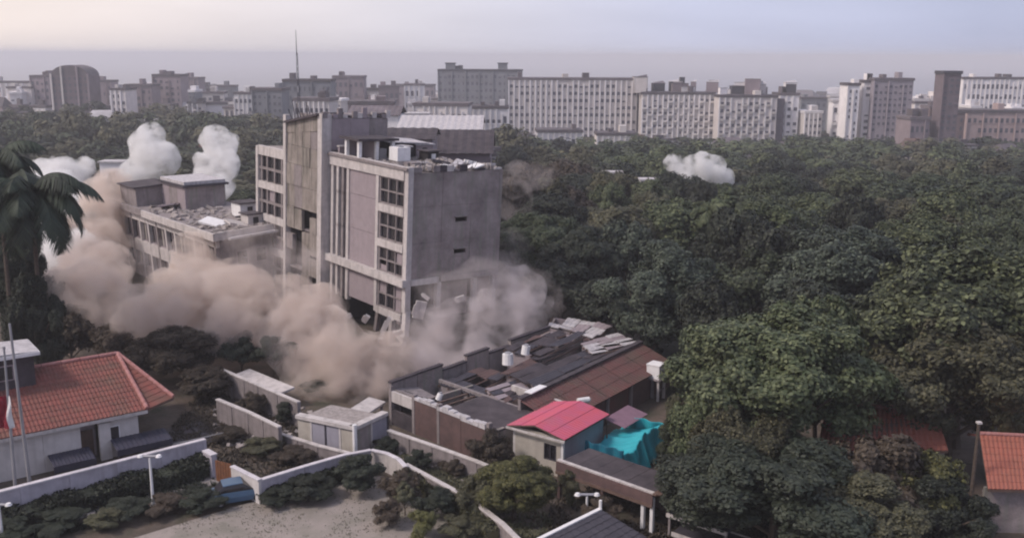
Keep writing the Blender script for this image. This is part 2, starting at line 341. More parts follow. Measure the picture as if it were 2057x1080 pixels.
for z in FL:
    box('floor_slab', (0.36, W - 0.05, 0.36 if z > LOW + .1 else 0.9, LY - 0.1, z - 0.28, z - 0.02), concrete, bld)
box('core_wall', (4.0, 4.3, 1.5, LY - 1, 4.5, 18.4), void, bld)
box('rear_wall', (W - 0.1, W + 0.16, 0.55, LY, 7.8, 18.7), concrete_g, bld)
box('rear_wall', (0.3, W, LY - 0.08, LY + 0.2, 7.8, 18.7), concrete_g, bld)
# lower storey: edge beam broken in two, columns, dark panel painted as room shade
m = MB(); m.box(0.62, 4.0, -0.12, 0.5, 7.35, 7.97); m.build('edge_beam', concrete_p, bld)
MB().slab([(4.3, -0.15, 8.0), (W + .3, -0.15, 7.96), (W + .3, 1.5, 7.96), (4.3, 1.5, 8.0)], 0.55).build('edge_beam', concrete, bld)
for x, zb in ((4.2, 4.6), (8.9, 3.8), (W - 0.1, 3.6)): box('column', (x - 0.25, x + 0.25, 0.05, 0.55, zb, 7.36), concrete_p, bld)
box('room_shade_panel', (0.7, W - 0.1, 1.6, 1.9, 3.0, 7.7), void, bld)  # near-black panel painted as the shade inside the open storey
box('infill_panel', (4.6, 8.5, 0.9, 1.1, 3.4, 6.9), concrete_g, bld); box('infill_panel', (9.2, W - .3, 0.8, 1.0, 3.4, 7.1), infill, bld)
# left face (plane x = 0): pillars, bands, infill, windows
YP = [5.55, 11.35, 14.6]
for y in YP: box('column', (-0.03, 0.45, y - 0.24, y + 0.24, 3.6 if y < 12 else 2.5, 18.0), concrete_p, bld)
box('roof_band', (-0.12, 0.34, 0.62, LY + 0.2, 17.9, 19.25), concrete_p, bld)
box('roof_band', (-0.30, -0.125, -0.1, LY + 0.2, 18.95, 19.2), concrete, bld)
box('storey_beam', (-0.5, 0.30, 0.6, LY + 0.4, 7.3, 8.05), concrete_p, bld)
box('storey_beam', (-0.55, 0.02, -0.25, 0.55, 7.3, 8.05), concrete_p, bld)
for k, z in enumerate([15.25, 11.6]):
    box('window_sill', (-0.10, 0.33, 0.62, 5.28, z - 0.95, z - 0.18), concrete_p, bld)
box('window_sill', (-0.10, 0.33, 0.62, 5.28, 3.55, 4.25), concrete_p, bld)
for z0, z1 in ((15.1, 17.88), (11.45, 14.28), (8.07, 10.63), (4.27, 7.28)):
    w = MB(); h = z1 - z0
    for y in (0.64, 2.05, 3.55, 5.0): w.box(0.08, 0.28, y, y + (0.22 if y in (0.64, 5.0) else 0.16), z0, z1)
    for z in (z0, z0 + h * 0.47, z1 - 0.16): w.box(0.10, 0.26, 0.86, 5.0, z, z + 0.15)
    wf = w.build('window', concrete, bld)
    for y in ((0.86, 2.05), (2.21, 3.55), (3.71, 5.0)):
        for j, (a, b) in enumerate(((z0 + .15, z0 + h * .47), (z0 + h * .47 + .15, z1 - .16))):
            if random.random() < 0.72: box('pane', (0.30, 0.34, y[0], y[1], a, b), glass, wf)
            else: box('pane', (0.24, 0.28, y[0], y[1], a, b if random.random() < .5 else (a + b) / 2), infill, wf)
box('back_panel', (1.6, 1.75, 0.7, 5.3, 4.3, 17.9), void, bld)  # near-black sheet painted as room shade behind the windows
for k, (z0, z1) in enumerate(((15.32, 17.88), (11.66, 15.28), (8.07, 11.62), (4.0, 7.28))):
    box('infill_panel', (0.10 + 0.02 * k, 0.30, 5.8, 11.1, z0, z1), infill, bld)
    box('infill_panel', (1.3, 1.5, 11.6, 14.35, z0, z1), void, bld)  # near-black colour puts the shade of the recess into its back
    for y in (12.2, 13.3):
        box('fin', (-0.02, 0.5, y, y + 0.42, z0 - 0.3, z1), concrete_p if y > 13 else concrete, bld)
# broken toe of the corner
T = Matrix.Translation
def chunk(name, c, s, e, m=concrete_p, par=bld):
    return MB().box(-s[0]/2, s[0]/2, -s[1]/2, s[1]/2, -s[2]/2, s[2]/2, T(c) @ Euler([R(k) for k in e]).to_matrix().to_4x4()).build(name, m, par)
chunk('broken_column', (0.1, 2.5, 2.0), (0.45, 0.5, 3.3), (18, -8, 0))
chunk('broken_beam', (0.2, 1.3, 1.9), (0.4, 2.3, 0.35), (24, 0, 0)); chunk('broken_beam', (0.3, 1.6, 0.9), (0.4, 2.0, 0.3), (-12, 0, 10))
chunk('broken_column', (0.3, 0.5, 1.9), (0.4, 0.4, 2.8), (-14, 6, 0), concrete)
chunk('broken_column', (0.4, 5.6, 2.5), (0.45, 0.45, 2.4), (10, 0, 0), concrete)
chunk('hanging_slab', (0.8, 3.2, 3.2), (1.2, 4.2, 0.25), (4, 20, 0), concrete_g)
# stair tower on the left, rising above the roof
TY0, TY1, TT = 15.25, 23.4, 23.2
zs = [0, 2.6, 4.9, 7.3, 9.8, 12.3, 14.8, 17.2, 19.3, 21.38]
rt = random.Random(4)
for k, (za, zb) in enumerate(zip(zs, zs[1:])):
    for q, (ya, yb) in enumerate(((16.2, 18.0), (18.03, 19.8), (19.83, 21.6), (21.63, TY1))):
        if k in (1, 2, 3, 4) and rt.random() < .30: continue
        sh = rt.uniform(0, .14); cut = rt.uniform(0, .7) if (k < 5 and rt.random() < .5) else 0
        box('tower_panel', (-0.95 + sh, -0.5, ya + cut * .4, yb, za + .015, zb - .015 - cut), (concrete_s, concrete_s, concrete)[rt.randrange(3)], bld)
MB().add([(-.5, 15.7, 21.4), (-.5, TY1, 20.6), (-.5, TY1, 21.6), (-.5, 18.5, 22.9), (-.5, 15.7, 23.1),
          (-.9, 15.7, 21.4), (-.9, TY1, 20.6), (-.9, TY1, 21.6), (-.9, 18.5, 22.9), (-.9, 15.7, 23.1)],
         [(0, 1, 2, 3, 4), (9, 8, 7, 6, 5), (0, 5, 6, 1), (1, 6, 7, 2), (2, 7, 8, 3), (3, 8, 9, 4), (4, 9, 5, 0)]).build('tower_gable', concrete_s, bld)
box('tower_pier', (-1.0, 0.2, TY0, 16.15, 0, 23.3), concrete_p, bld)
box('tower_pier', (-1.05, -0.35, TY1 + 0.01, TY1 + 0.62, 0, 22.6), concrete_p, bld)
box('tower_block', (0.22, 7.4, TY0 + 0.25, TY1 - 1.0, 18.5, 22.9), concrete, bld)
box('tower_rear', (0.3, 7.2, TY0 + 0.7, TY1 - .3, 0, 18.4), void, bld)  # near-black body puts shade into the gaps of missing panels
for z in (5, 9.8, 14.8): box('landing', (-.49, .28, TY0 + .95, TY1 - .1, z, z + .2), concrete, bld)
for x0, x1 in ((0.25, 2.6), (2.63, 5.0), (5.03, 7.4)): box('tower_wall_panel', (x0, x1, TY0 + 0.02, TY0 + 0.22, 19.4, 22.8), infill if x0 < 3 else concrete, bld)
for q in ([(-1.3, 15.9, 23.3), (1.8, 15.5, 23.5), (2.2, 23.3, 22.5), (-1.3, 23.5, 21.9)], [(1.9, 15.6, 23.15), (4.4, 15.3, 22.95), (4.9, 19.8, 22.9), (2.3, 20.6, 23.1)], [(5.0, 15.3, 23.2), (7.8, 15.3, 23.5), (7.6, 21.3, 22.9), (5.3, 22.3, 22.7)]):
    MB().slab(q, 0.25).build('roof_piece', roof_dark, bld)
for k in range(14):
    yy = 15.3 + .0 * k; xx = -.9 + k * .62; hh_ = (.5, 0, .3, .9, .2, 0, .6, .4, 1.0, .1, .5, 0, .3, .7)[k]
    if hh_: box('broken_upstand', (xx, xx + .58, 15.2, 15.5, 22.85, 23.0 + hh_), (concrete, concrete_p, infill)[k % 3], bld)
for k in range(9): MB().bar((-.7, 16.6 + k * .75, 22.2), (-.9 - .1 * (k % 3), 16.7 + k * .75, 23.3 + .35 * (k % 4)), .05, n=4).build('bent_bar', metal_d, bld)
# left wing
WX, W0, W1 = -0.6, 24.1, 31.8
for y in (W0, W1 - 0.5): box('column', (WX - .05, WX + .55, y, y + .55, 0, 18.3), concrete_p, bld)
for k, z in enumerate((17.3, 13.3, 9.4, 5.6)):
    box('storey_beam', (WX, WX + .45, W0 + .55, W1 - .5, z, z + (1.1 if k == 0 else .85)), concrete_p, bld)
    w = MB(); z0, z1 = z - 3.05, z
    for y in (W0 + 1.2, W0 + 3.0, W0 + 4.9, W1 - 1.4): w.box(WX + .1, WX + .3, y, y + .3, z0, z1)
    w.box(WX + .12, WX + .28, W0 + .55, W1 - .5, z0 + 1.35, z0 + 1.65)
    wf = w.build('window', concrete, bld)
    for y in (W0 + .6, W0 + 1.5, W0 + 3.3, W0 + 5.2):
        for a in (0.05, 1.66): box('pane', (WX + .34, WX + .38, y, y + (1.55 if y > W0 + .7 else .55), z0 + a, z0 + a + 1.28), glass if random.random() < .75 else infill, wf)
    box('spandrel', (WX + .35, WX + .5, W0 + .56, W1 - .51, z - 3.05, z - 3.02), concrete, bld)
box('wing_body', (WX + .56, 6.5, W0 + .1, W1 - .1, 0, 18.2), concrete_g, bld)
# ------------------------------------------------------------------ on its roof
def onroof(x, y, z): return BM @ Vector((x, y, z))
def roofthing(name, label, cat, x, y, z, rot=0, grp=None):
    t = thing(name, label, cat, onroof(x, y, z), 0, grp); t.rotation_euler = (LEAN @ Matrix.Rotation(R(40 + rot), 3, 'Z')).to_euler(); return t
t = roofthing('water_tank', 'white cubic water tank on the flat roof beside a dark opening', 'water tank', 3.6, 7.0, 18.75)
box('tank_body', (-.8, .8, -.8, .8, .35, 1.75), white, t); box('lid', (-.3, .3, -.3, .3, 1.76, 1.9), metal_g, t); box('stand', (-.7, .7, -.7, .7, 0, .34), concrete_g, t)
t = roofthing('roof_shed', 'dark doorless rooftop shed with white frame and overhanging roof', 'shed', 1.3, 11.0, 18.75)
box('roof', (-1.6, 3.4, -2.2, 1.8, 2.2, 2.45), roof_dark, t); box('rear_wall', (-1.2, 3.0, 1.0, 1.2, 0, 2.15), infill, t)
for x, y in ((-1.2, -1.7), (0.9, -1.7), (2.9, -1.7), (-1.2, .8)): box('post', (x - .18, x + .18, y - .18, y + .18, 0, 2.18), white, t)
box('side_wall', (0.92, 1.1, -1.5, 1.0, 0, 2.1), infill, t); box('barrel', (1.6, 2.5, -1.2, -.4, 0, 1.3), metal_g, t)
t = roofthing('roof_hut', 'low dark rooftop hut with a sagging pale sheet roof', 'hut', 6.0, 12.0, 18.75)
box('wall', (-1.3, 3.2, -1.2, 1.5, 0, 1.7), void, t); MB().slab([(-1.8, -1.7, 2.0), (3.7, -1.7, 1.75), (3.7, 1.9, 1.9), (-1.8, 1.9, 2.3)], .12).build('roof', roof_pale, t)
box('door', (0.2, 1.3, -1.3, -1.21, 0, 1.5), white, t)
t = roofthing('roof_parapet_block', 'grey upstand wall along the roof edge next to the tower', 'wall', 1.0, 14.2, 18.75)
box('wall', (-.5, 4.5, -.15, .15, 0, 1.1), infill, t); box('coping', (-.6, 4.6, -.25, .25, 1.11, 1.25), concrete_p, t)
lb = ['broken white slab lying on the roof above the blind wall', 'long pale slab fragment tipped up near the roof edge', 'small square slab fragment at the far roof corner',
      'flat pale fragment beside the water tank', 'narrow grey fragment behind the water tank', 'tilted pale sheet at the middle of the blind wall edge', 'dark crumpled sheet between the pale roof fragments', 'short pale beam on the right roof corner']
for i, (x, y, sx, sy, sz, ex, ey, ez, mm) in enumerate([(5.6, 1.2, 1.5, .9, .22, 6, 4, 10, white), (7.6, 2.6, 2.4, .6, .2, 12, -16, 30, roof_pale), (10.6, 1.3, 1.3, 1.2, .25, -8, 5, 20, concrete_p),
        (4.9, 4.9, 1.8, 1.2, .2, 3, 8, 50, roof_pale), (2.6, 3.4, 1.6, .5, .4, 5, 0, 12, concrete), (8.7, .9, 1.7, 1.1, .12, 0, -14, 5, white), (7.0, 4.6, 2.0, 1.6, .3, 10, 6, 60, metal_d), (9.9, 2.9, 1.6, .35, .35, 0, 12, -20, white)]):
    t = roofthing('slab_fragment', lb[i], 'rubble', x, y, 18.98, ez, 'broken slabs scattered on the roof')
    M4 = Euler((R(ex), R(ey), 0)).to_matrix().to_4x4(); b = MB(); b.box(-sx / 2, sx / 2, -sy / 2, sy / 2, 0, sz, M4); b.box(-sx / 3, sx / 3 + .2, -sy / 2 - .3, -sy / 2, 0, sz, M4); b.build('slab', mm, t)
rb = MB()
for _ in range(700):
    x, y = random.uniform(.5, W - .2), random.uniform(.4, 14.0); s = random.uniform(.08, .38)
    rb.box(-s, s, -s * random.uniform(.3, 1), s * .6, 0, s * random.uniform(.4, 1.3), T((x, y, 18.7)) @ Euler((random.uniform(-.5, .5), random.uniform(-.5, .5), random.uniform(0, 3))).to_matrix().to_4x4())
o = rb.build('roof_rubble', rubble_m); o.matrix_world = BM; o['kind'] = 'stuff'
for i, (x, y, w_, d_, h_, l) in enumerate([(9.3, 11.5, 2.2, 1.8, 1.5, 'dark box shed at the far right corner of the roof'), (8.2, 8.2, 1.6, 1.4, 1.1, 'dark low box in the middle of the roof'), (5.6, 9.4, 1.0, 1.3, 1.5, 'pale narrow box beside the rooftop hut')]):
    t = roofthing('roof_box', l, 'shed', x, y, 18.75, 8 * i); box('wall', (-w_ / 2, w_ / 2, -d_ / 2, d_ / 2, 0, h_), (infill, void, white)[i], t); box('roof', (-w_ / 2 - .2, w_ / 2 + .2, -d_ / 2 - .2, d_ / 2 + .2, h_ + .005, h_ + .14), (roof_pale, roof_dark, roof_pale)[i], t); box('door', (-.3, .3, -d_ / 2 - .05, -d_ / 2 - .005, 0, h_ * .8), void if i != 1 else white, t)
# slabs caught in the air
for (u, v, Y, s, e, lab) in [(843, 622, 94.5, (1.1, .2, 1.8), (8, 14, 20), 'pale square wall panel falling beside the leaning corner'),
                            (775, 655, 94, (.4, .35, 2.0), (0, 24, 0), 'pale broken post falling under the leaning corner'),
                            (800, 668, 93.5, (.9, .2, .5), (20, -20, 10), 'small broken slab falling lowest under the corner'),
                            (855, 596, 95, (.8, .25, .35), (0, 40, 0), 'short concrete stub falling above the pale panel'),
                            (735, 640, 94, (.5, .25, .9), (20, 34, 0), 'grey slab piece falling under the left face, nearest the corner'),
                            (700, 635, 96, (.7, .25, .4), (0, -30, 20), 'grey slab piece falling under the middle of the left face'),
                            (765, 682, 92.5, (.35, .3, .5), (30, 10, 0), 'small pale lump just above the dust left of the corner'),
                            (812, 690, 92.5, (.5, .2, .35), (0, 24, 40), 'small pale lump just above the dust right of the corner'),
                            (925, 600, 96, (.9, .2, .6), (16, -18, 0), 'thin slab dropping from the middle of the open storey'),
                            (965, 595, 98, (.35, .3, 1.3), (0, 14, 0), 'broken column stub dropping at the right of the open storey')]:
    c = P(u, v, Y); t = thing('falling_slab', lab, 'rubble', c, 0, 'pieces falling from the building')
    b = MB(); M4 = Euler([R(k) for k in e]).to_matrix().to_4x4(); b.box(-s[0] / 2, s[0] / 2, -s[1] / 2, s[1] / 2, -s[2] / 2, s[2] / 2, M4)
    b.box(-s[0] / 2 - .12, -s[0] / 4, -s[1] / 3, s[1] / 3, -s[2] / 3, s[2] / 4, M4); b.build('slab', concrete_p, t)

# ------------------------------------------------------------------ lower block on the left, already sinking
ORB = G(442, 472, 9.4); ORB.z = 0
SINK = Matrix.Rotation(R(-2.2), 3, 'Y') @ Matrix.Rotation(R(2.0), 3, 'X') @ Matrix.Rotation(R(40), 3, 'Z')
lb2 = thing('sinking_building', 'low concrete block with flat roof and square penthouse sinking behind tan dust', 'building', ORB, R(40))
LB = 40.0; HT = 9.4; lb2.rotation_euler = SINK.to_euler()
box('body', (0.9, 9.0, 0.4, LB, 0, HT - .3), concrete_g, lb2)
box('roof', (-0.5, 11.0, -0.6, LB, HT - .28, HT + .02), concrete, lb2)
box('parapet', (-0.5, 11.0, -0.85, -0.62, HT - .5, HT + .45), concrete_p, lb2)
box('parapet', (-0.75, -0.52, -0.85, 22.0, HT - .5, HT + .4), concrete_p, lb2)
box('parapet', (-0.75, -0.52, 22.1, LB, HT - .4, HT + .5), concrete, lb2)
for z0, z1 in ((0, 1.6), (3.6, 5.2), (7.9, HT - .3)): box('storey_band', (-0.1, .3, 0.0, LB, z0, z1), concrete_p if z0 > 1 else concrete, lb2)
for k, y in enumerate(np.arange(0.2, LB - 1, 3.05)):
    box('column', (-.14, .34, y, y + .5, 0, HT - .3), concrete_p if k % 3 else concrete, lb2)
    for z0 in (1.62, 5.22):
        h = 1.96 if z0 < 3 else 2.66
        w = MB().box(.12, .28, y + .5, y + 3.05, z0, z0 + .12).box(.12, .28, y + .5, y + 3.05, z0 + h - .14, z0 + h).box(.12, .28, y + 1.65, y + 1.8, z0 + .12, z0 + h - .14).build('window', infill, lb2)
        box('pane', (.4, .44, y + .5, y + 1.65, z0 + .12, z0 + h - .14), glass, wf if False else w); box('pane', (.4, .44, y + 1.8, y + 3.05, z0 + .12, z0 + h - .14), glass if random.random() < .7 else panel_c, w)
box('end_wall', (.3, 9.0, 0.05, .35, 0, HT - .5), concrete, lb2)
for y in (24.0,): box('raised_block', (.6, 5.5, y + 3, y + 9, HT + .03, HT + 1.6 + y * .04), concrete, lb2); box('raised_roof', (.3, 5.8, y + 2.7, y + 9.3, HT + 1.605 + y * .04, HT + 1.8 + y * .04), roof_dark, lb2)
box('opening_shade_panel', (6.9, 8.6, -.03, .04, 5.0, 8.4), void, lb2); box('canopy', (1.0, 11.0, -1.5, -.86, HT - .5, HT - .25), roof_pale, lb2)  # near-black panel on the wall, painted as the shade of an opening
for x in (2.2, 4.6): w = box('window', (x, x + 1.5, -.02, .03, 5.4, 7.2), infill, lb2); box('pane', (x + .15, x + 1.35, -.05, -.025, 5.55, 7.05), glass, w)
ph = P(376, 452, 131)
ph_top = None
penth = thing('penthouse', 'square grey roof block with pale flat top standing on the sinking building', 'roof block', (ph.x, ph.y, HT + .03), R(40))
ht = P(376, 368, 131).z - HT
for k in range(3): box('wall_panel', (-.02, .2, .02 + 2.75 * k, 2.72 + 2.75 * k, 0, ht - .6), infill if k != 1 else concrete, penth)
for k in range(2): box('wall_panel', (.22 + 2.7 * k, 2.9 + 2.7 * k, 0, .2, 0, ht - .6), concrete_g, penth)
box('rear', (.22, 5.6, .22, 8.2, 0, ht - .62), concrete_g, penth); box('roof', (-.4, 6.0, -.4, 8.6, ht - .58, ht - .3), metal_d, penth); box('roof_deck', (-.1, 5.7, .0, 8.3, ht - .3, ht + .1), roof_pale, penth)
for (x, y, s, l, mm) in [(6, 3, 1.0, 'small pale hut on the roof right of the penthouse', concrete_p), (8, 9, 1.3, 'pale box hut behind the penthouse on the low roof', white)]:
    t = thing('roof_hut', l, 'hut', frame_of(lb2) @ Vector((x, y, HT + .03)), R(40)); box('wall', (-s, s, -s, s, 0, s * 1.3), mm, t); box('roof', (-s - .2, s + .2, -s - .2, s + .2, s * 1.3 + .01, s * 1.3 + .16), roof_dark, t); box('door', (-.35, .35, -s - .05, -s - .01, 0, s), void, t)

rb = MB()
for _ in range(300):
    x, y = random.uniform(0, 8.5), random.uniform(.2, 30); s = random.uniform(.1, .5)
    rb.box(-s, s, -s * random.uniform(.3, 1), s * .6, 0, s * random.uniform(.2, .8), T((x, y, HT)) @ Euler((random.uniform(-.5, .5), random.uniform(-.5, .5), random.uniform(0, 3))).to_matrix().to_4x4())
o = rb.build('roof_rubble', rubble_m, None, 'stuff'); o.matrix_world = frame_of(lb2)
for i, (x, y, sx, sy, ex, ey, mm, l) in enumerate([(4.0, 2.5, 3.0, 2.0, 8, 14, concrete_p, 'pale tilted slab at the near corner of the sinking roof'), (7.0, 5.5, 3.4, 1.6, -12, 8, roof_dark, 'dark tilted sheet on the sinking roof'), (2.2, 6.0, 2.0, 2.6, 10, -10, white, 'white tilted slab in the middle of the sinking roof'), (8.6, 2.0, 1.6, 2.4, 4, 18, roof_pale, 'pale sheet at the right end of the sinking roof'), (3.0, 22.0, 3.2, 2.2, -8, 10, infill, 'grey slab on the far part of the sinking roof')]):
    t = thing('roof_slab', l, 'rubble', frame_of(lb2) @ Vector((x, y, HT + .5)), R(40 + 15 * i), 'tilted slabs on the sinking roof')
    b = MB(); b.box(-sx / 2, sx / 2, -sy / 2, sy / 2, -.1, .12, Euler((R(ex), R(ey), 0)).to_matrix().to_4x4()); b.box(-sx / 5, sx / 5, -sy / 2 - .4, -sy / 2, -.1, .12, Euler((R(ex), R(ey), 0)).to_matrix().to_4x4()); b.build('slab', mm, t)
# ------------------------------------------------------------------ annexes behind the main block
def shed(name, label, u0, v0, u1, v1, Y, depth, h, mw, mr, rise=0.8, rot=None):
    a = P(u0, v0, Y); b = P(u1, v1, Y * 1.0); z = terrain(a.x, a.y); top = a.z; w = (b - a).length
    t = thing(name, label, 'building', (a.x, a.y, z), 0); hh = top - z
    n = max(1, int(w / 5)); bw = w / n
    for k in range(n): box('wall_panel', (k * bw + .03, (k + 1) * bw - .03, 0, .25, 0, hh - rise), mw, t)
    box('body', (0.1, w - .1, .26, depth, 0, hh - rise - .1), mw, t)
    b_, q = ribbed((-.5, -.6, hh - rise), (w + .5, -.6, hh - rise), (w + .5, depth * .5, hh), (-.5, depth * .5, hh), max(6, int(w / 1.2)), 1, .09)
    r_ = b_.build('roof', mr, t)
    MB().slab([(w + .5, depth, hh - rise), (-.5, depth, hh - rise), (-.5, depth * .5, hh), (w + .5, depth * .5, hh)], .1).build('roof', mr, t)
    MB().add([(0, .1, hh - rise), (0, depth, hh - rise), (0, depth * .5, hh), (.2, .1, hh - rise), (.2, depth, hh - rise), (.2, depth * .5, hh)], [(0, 1, 2), (5, 4, 3), (0, 2, 5, 3), (1, 4, 5, 2), (0, 3, 4, 1)]).build('gable', mw, t)
    for k in range(n): 
        w_ = box('window', (k * bw + bw * .25, k * bw + bw * .7, -.06, -.005, (hh - rise) * .62, (hh - rise) * .84), white if mw is not city_w else metal_g, t); box('pane', (k * bw + bw * .3, k * bw + bw * .65, -.1, -.065, (hh - rise) * .65, (hh - rise) * .81), glass, w_)
    return t
shed('dark_annex', 'long dark mauve shed right behind the leaning block roof', 868, 268, 985, 268, 150, 14, 5, city_b, roof_dark, 3.0)
shed('pale_annex', 'long low building with pinkish white roof beyond the dark shed', 800, 238, 965, 236, 205, 22, 5, city_a, roof_pale, 2.2)
shed('grey_annex', 'grey low shed directly behind the rooftop huts', 735, 262, 868, 268, 138, 10, 5, infill, roof_dark, 1.2)
shed('cream_annex', 'cream low building beyond the stair tower top', 700, 215, 800, 216, 240, 15, 5, city_w, city_rf, 2.0)

# ------------------------------------------------------------------ the antenna mast
mp = P(596, 110, 260); mz = terrain(mp.x, mp.y); mt = P(596, 60, 260).z - mz
mast = thing('antenna_mast', 'thin tall lattice antenna mast rising above the skyline into the sky', 'antenna', (mp.x, mp.y, mz))
def mr_(z): return 0.55 * (1 - z / mt) + 0.12
legs = [[Vector((mr_(z) * math.cos(a), mr_(z) * math.sin(a), z)) for z in np.linspace(0, mt * .86, 23)] for a in (0.3, 2.4, 4.5)]
for lg in legs:
    MB().bar(lg[0], lg[-1], .09, .05).build('leg', metal_d, mast)
br = MB()
for i in range(22):
    for a in range(3): br.bar(legs[a][i], legs[(a + 1) % 3][i + 1], .04, n=4); br.bar(legs[a][i], legs[(a + 1) % 3][i], .035, n=4)
br.build('bracing', metal_d, mast); MB().bar((0, 0, mt * .85), (0, 0, mt), .12, .05).build('whip', metal_d, mast)
for z in (.62, .7, .8): MB().bar((.1, -.4, mt * z), (.1, -.4, mt * z + 1.6), .16).build('aerial', metal_g, mast)
# ------------------------------------------------------------------ ruined compound in front
def fit(u0, v0, u1, v1, z):            # frame with origin at pixel 0, +X towards pixel 1, both at height z
    a, b = G(u0, v0, z), G(u1, v1, z); d = b - a; return a, d.length, math.atan2(d.y, d.x)
a, LR, rr = fit(1046, 806, 1290, 690, 3.6)
red = thing('long_red_roof_shed', 'long shed with rusty dark red lean-to roof beside the ruined dark roofs', 'shed', (a.x, a.y, 0), rr)
# local x runs away along the ridge, local -y is the right-hand side towards the lane
for k in range(5):
    x0 = k * LR / 5; x1 = x0 + LR / 5 - .05
    b_, q = ribbed((x0, -3.4, 2.35), (x1, -3.4, 2.35), (x1, 0, 3.6), (x0, 0, 3.6), 9, 3, .06); b_.build('roof_sheet', red_old, red)
for k in range(5):
    x0 = k * LR / 5; box('wall_panel', (x0 + .1, x0 + LR / 5 - .1, -3.1, -2.9, 0, 2.3), brown if k % 2 else red_old, red)
for k in range(6): x = min(k * LR / 5, LR - .1) + .05; box('post', (x - .12, x + .12, -3.35, -3.12, 0, 2.3), concrete, red)
box('ridge_wall', (0, LR, .02, .28, 0, 3.75), concrete, red); box('ridge_cap', (0, LR, -.12, .4, 3.76, 3.88), roof_dark, red)
box('bright_flashing', (1.2, 3.4, -.2, .5, 3.9, 3.98), white, red)
box('end_wall', (-.02, .2, -3.0, .0, 0, 2.4), brown, red)

a2, LG, rg = fit(785, 768, 1105, 655, 3.6)
wl = thing('roofless_wall', 'long grey roofless wall with dark coping at the left edge of the ruins', 'wall', (a2.x, a2.y, 0), rg)
n = 7
for k in range(n): box('wall_panel', (k * LG / n + .04, (k + 1) * LG / n - .04, 0, .25, 0, 3.5 - (.5 if k in (2, 4) else 0)), concrete_g if k % 2 else concrete, wl)
for k in range(n): box('coping', (k * LG / n, (k + 1) * LG / n - .02, -.1, .35, 3.5 - (.5 if k in (2, 4) else 0) + .005, 3.66 - (.5 if k in (2, 4) else 0)), roof_dark, wl)
# front wall of the ruins, facing the camera
f0 = G(783, 850, 0); f1 = G(985, 935, 0); d = f1 - f0; fr = math.atan2(d.y, d.x); FLn = d.length
fw = thing('ruin_front_building', 'roofless front rooms of the ruins with crumbling pale wall tops', 'building', (f0.x, f0.y, 0), fr)
for x in (0, 3.0, FLn * .5, FLn - .4): box('pier', (x, x + .3, -.04, .34, 0, 3.3), concrete, fw)
box('wall_panel', (.3, 3.0, 0, .25, 0, 1.3), roof_dark, fw); box('wall_panel', (.3, 3.0, 0, .25, 2.0, 2.9), concrete_p, fw); box('room_shade_panel', (.3, 3.0, 1.0, 1.1, 0, 2.8), void, fw)  # last panel is near-black, painted as shade inside the room
for k in range(3):
    x0 = 3.32 + k * (FLn - 3.8) / 3; x1 = x0 + (FLn - 3.8) / 3 - .04
    box('wall_panel', (x0, x1, 0, .26, 0, 2.9 - .1 * k), brown, fw)
    for j in range(4):
        xx = x0 + j * (x1 - x0) / 4
        box('wall_top_block', (xx, xx + (x1 - x0) / 4 - .03, -.05, .4, 2.92 - .1 * k, 3.1 - .1 * k + random.uniform(0, .35)), roof_pale, fw)
box('cross_wall', (3.0, 3.25, .3, 6.5, 0, 2.6), concrete_g, fw); box('cross_wall', (FLn - .3, FLn - .05, .3, 5.0, 0, 2.6), concrete_g, fw)
box('rear_wall', (.2, FLn, 5.2, 5.45, 0, 2.7), concrete, fw); box('rear_wall', (FLn * .55, FLn + 2.5, 7.6, 7.85, 0, 3.2), concrete_p, fw)
MB().slab([(.1, .3, 3.0), (2.9, .3, 3.0), (2.9, 3.0, 2.2), (.1, 3.0, 2.5)], .1).build('fallen_ceiling', concrete, fw)
MB().slab([(FLn * .5, .5, 2.6), (FLn, .5, 2.5), (FLn, 4.9, 2.9), (FLn * .5, 4.9, 2.8)], .12).build('roof', roof_dark, fw)
for k in range(5): box('rafter', (4.0 + k * .9, 4.14 + k * .9, .3, 5.1, 2.3, 2.45), brown_w, fw)
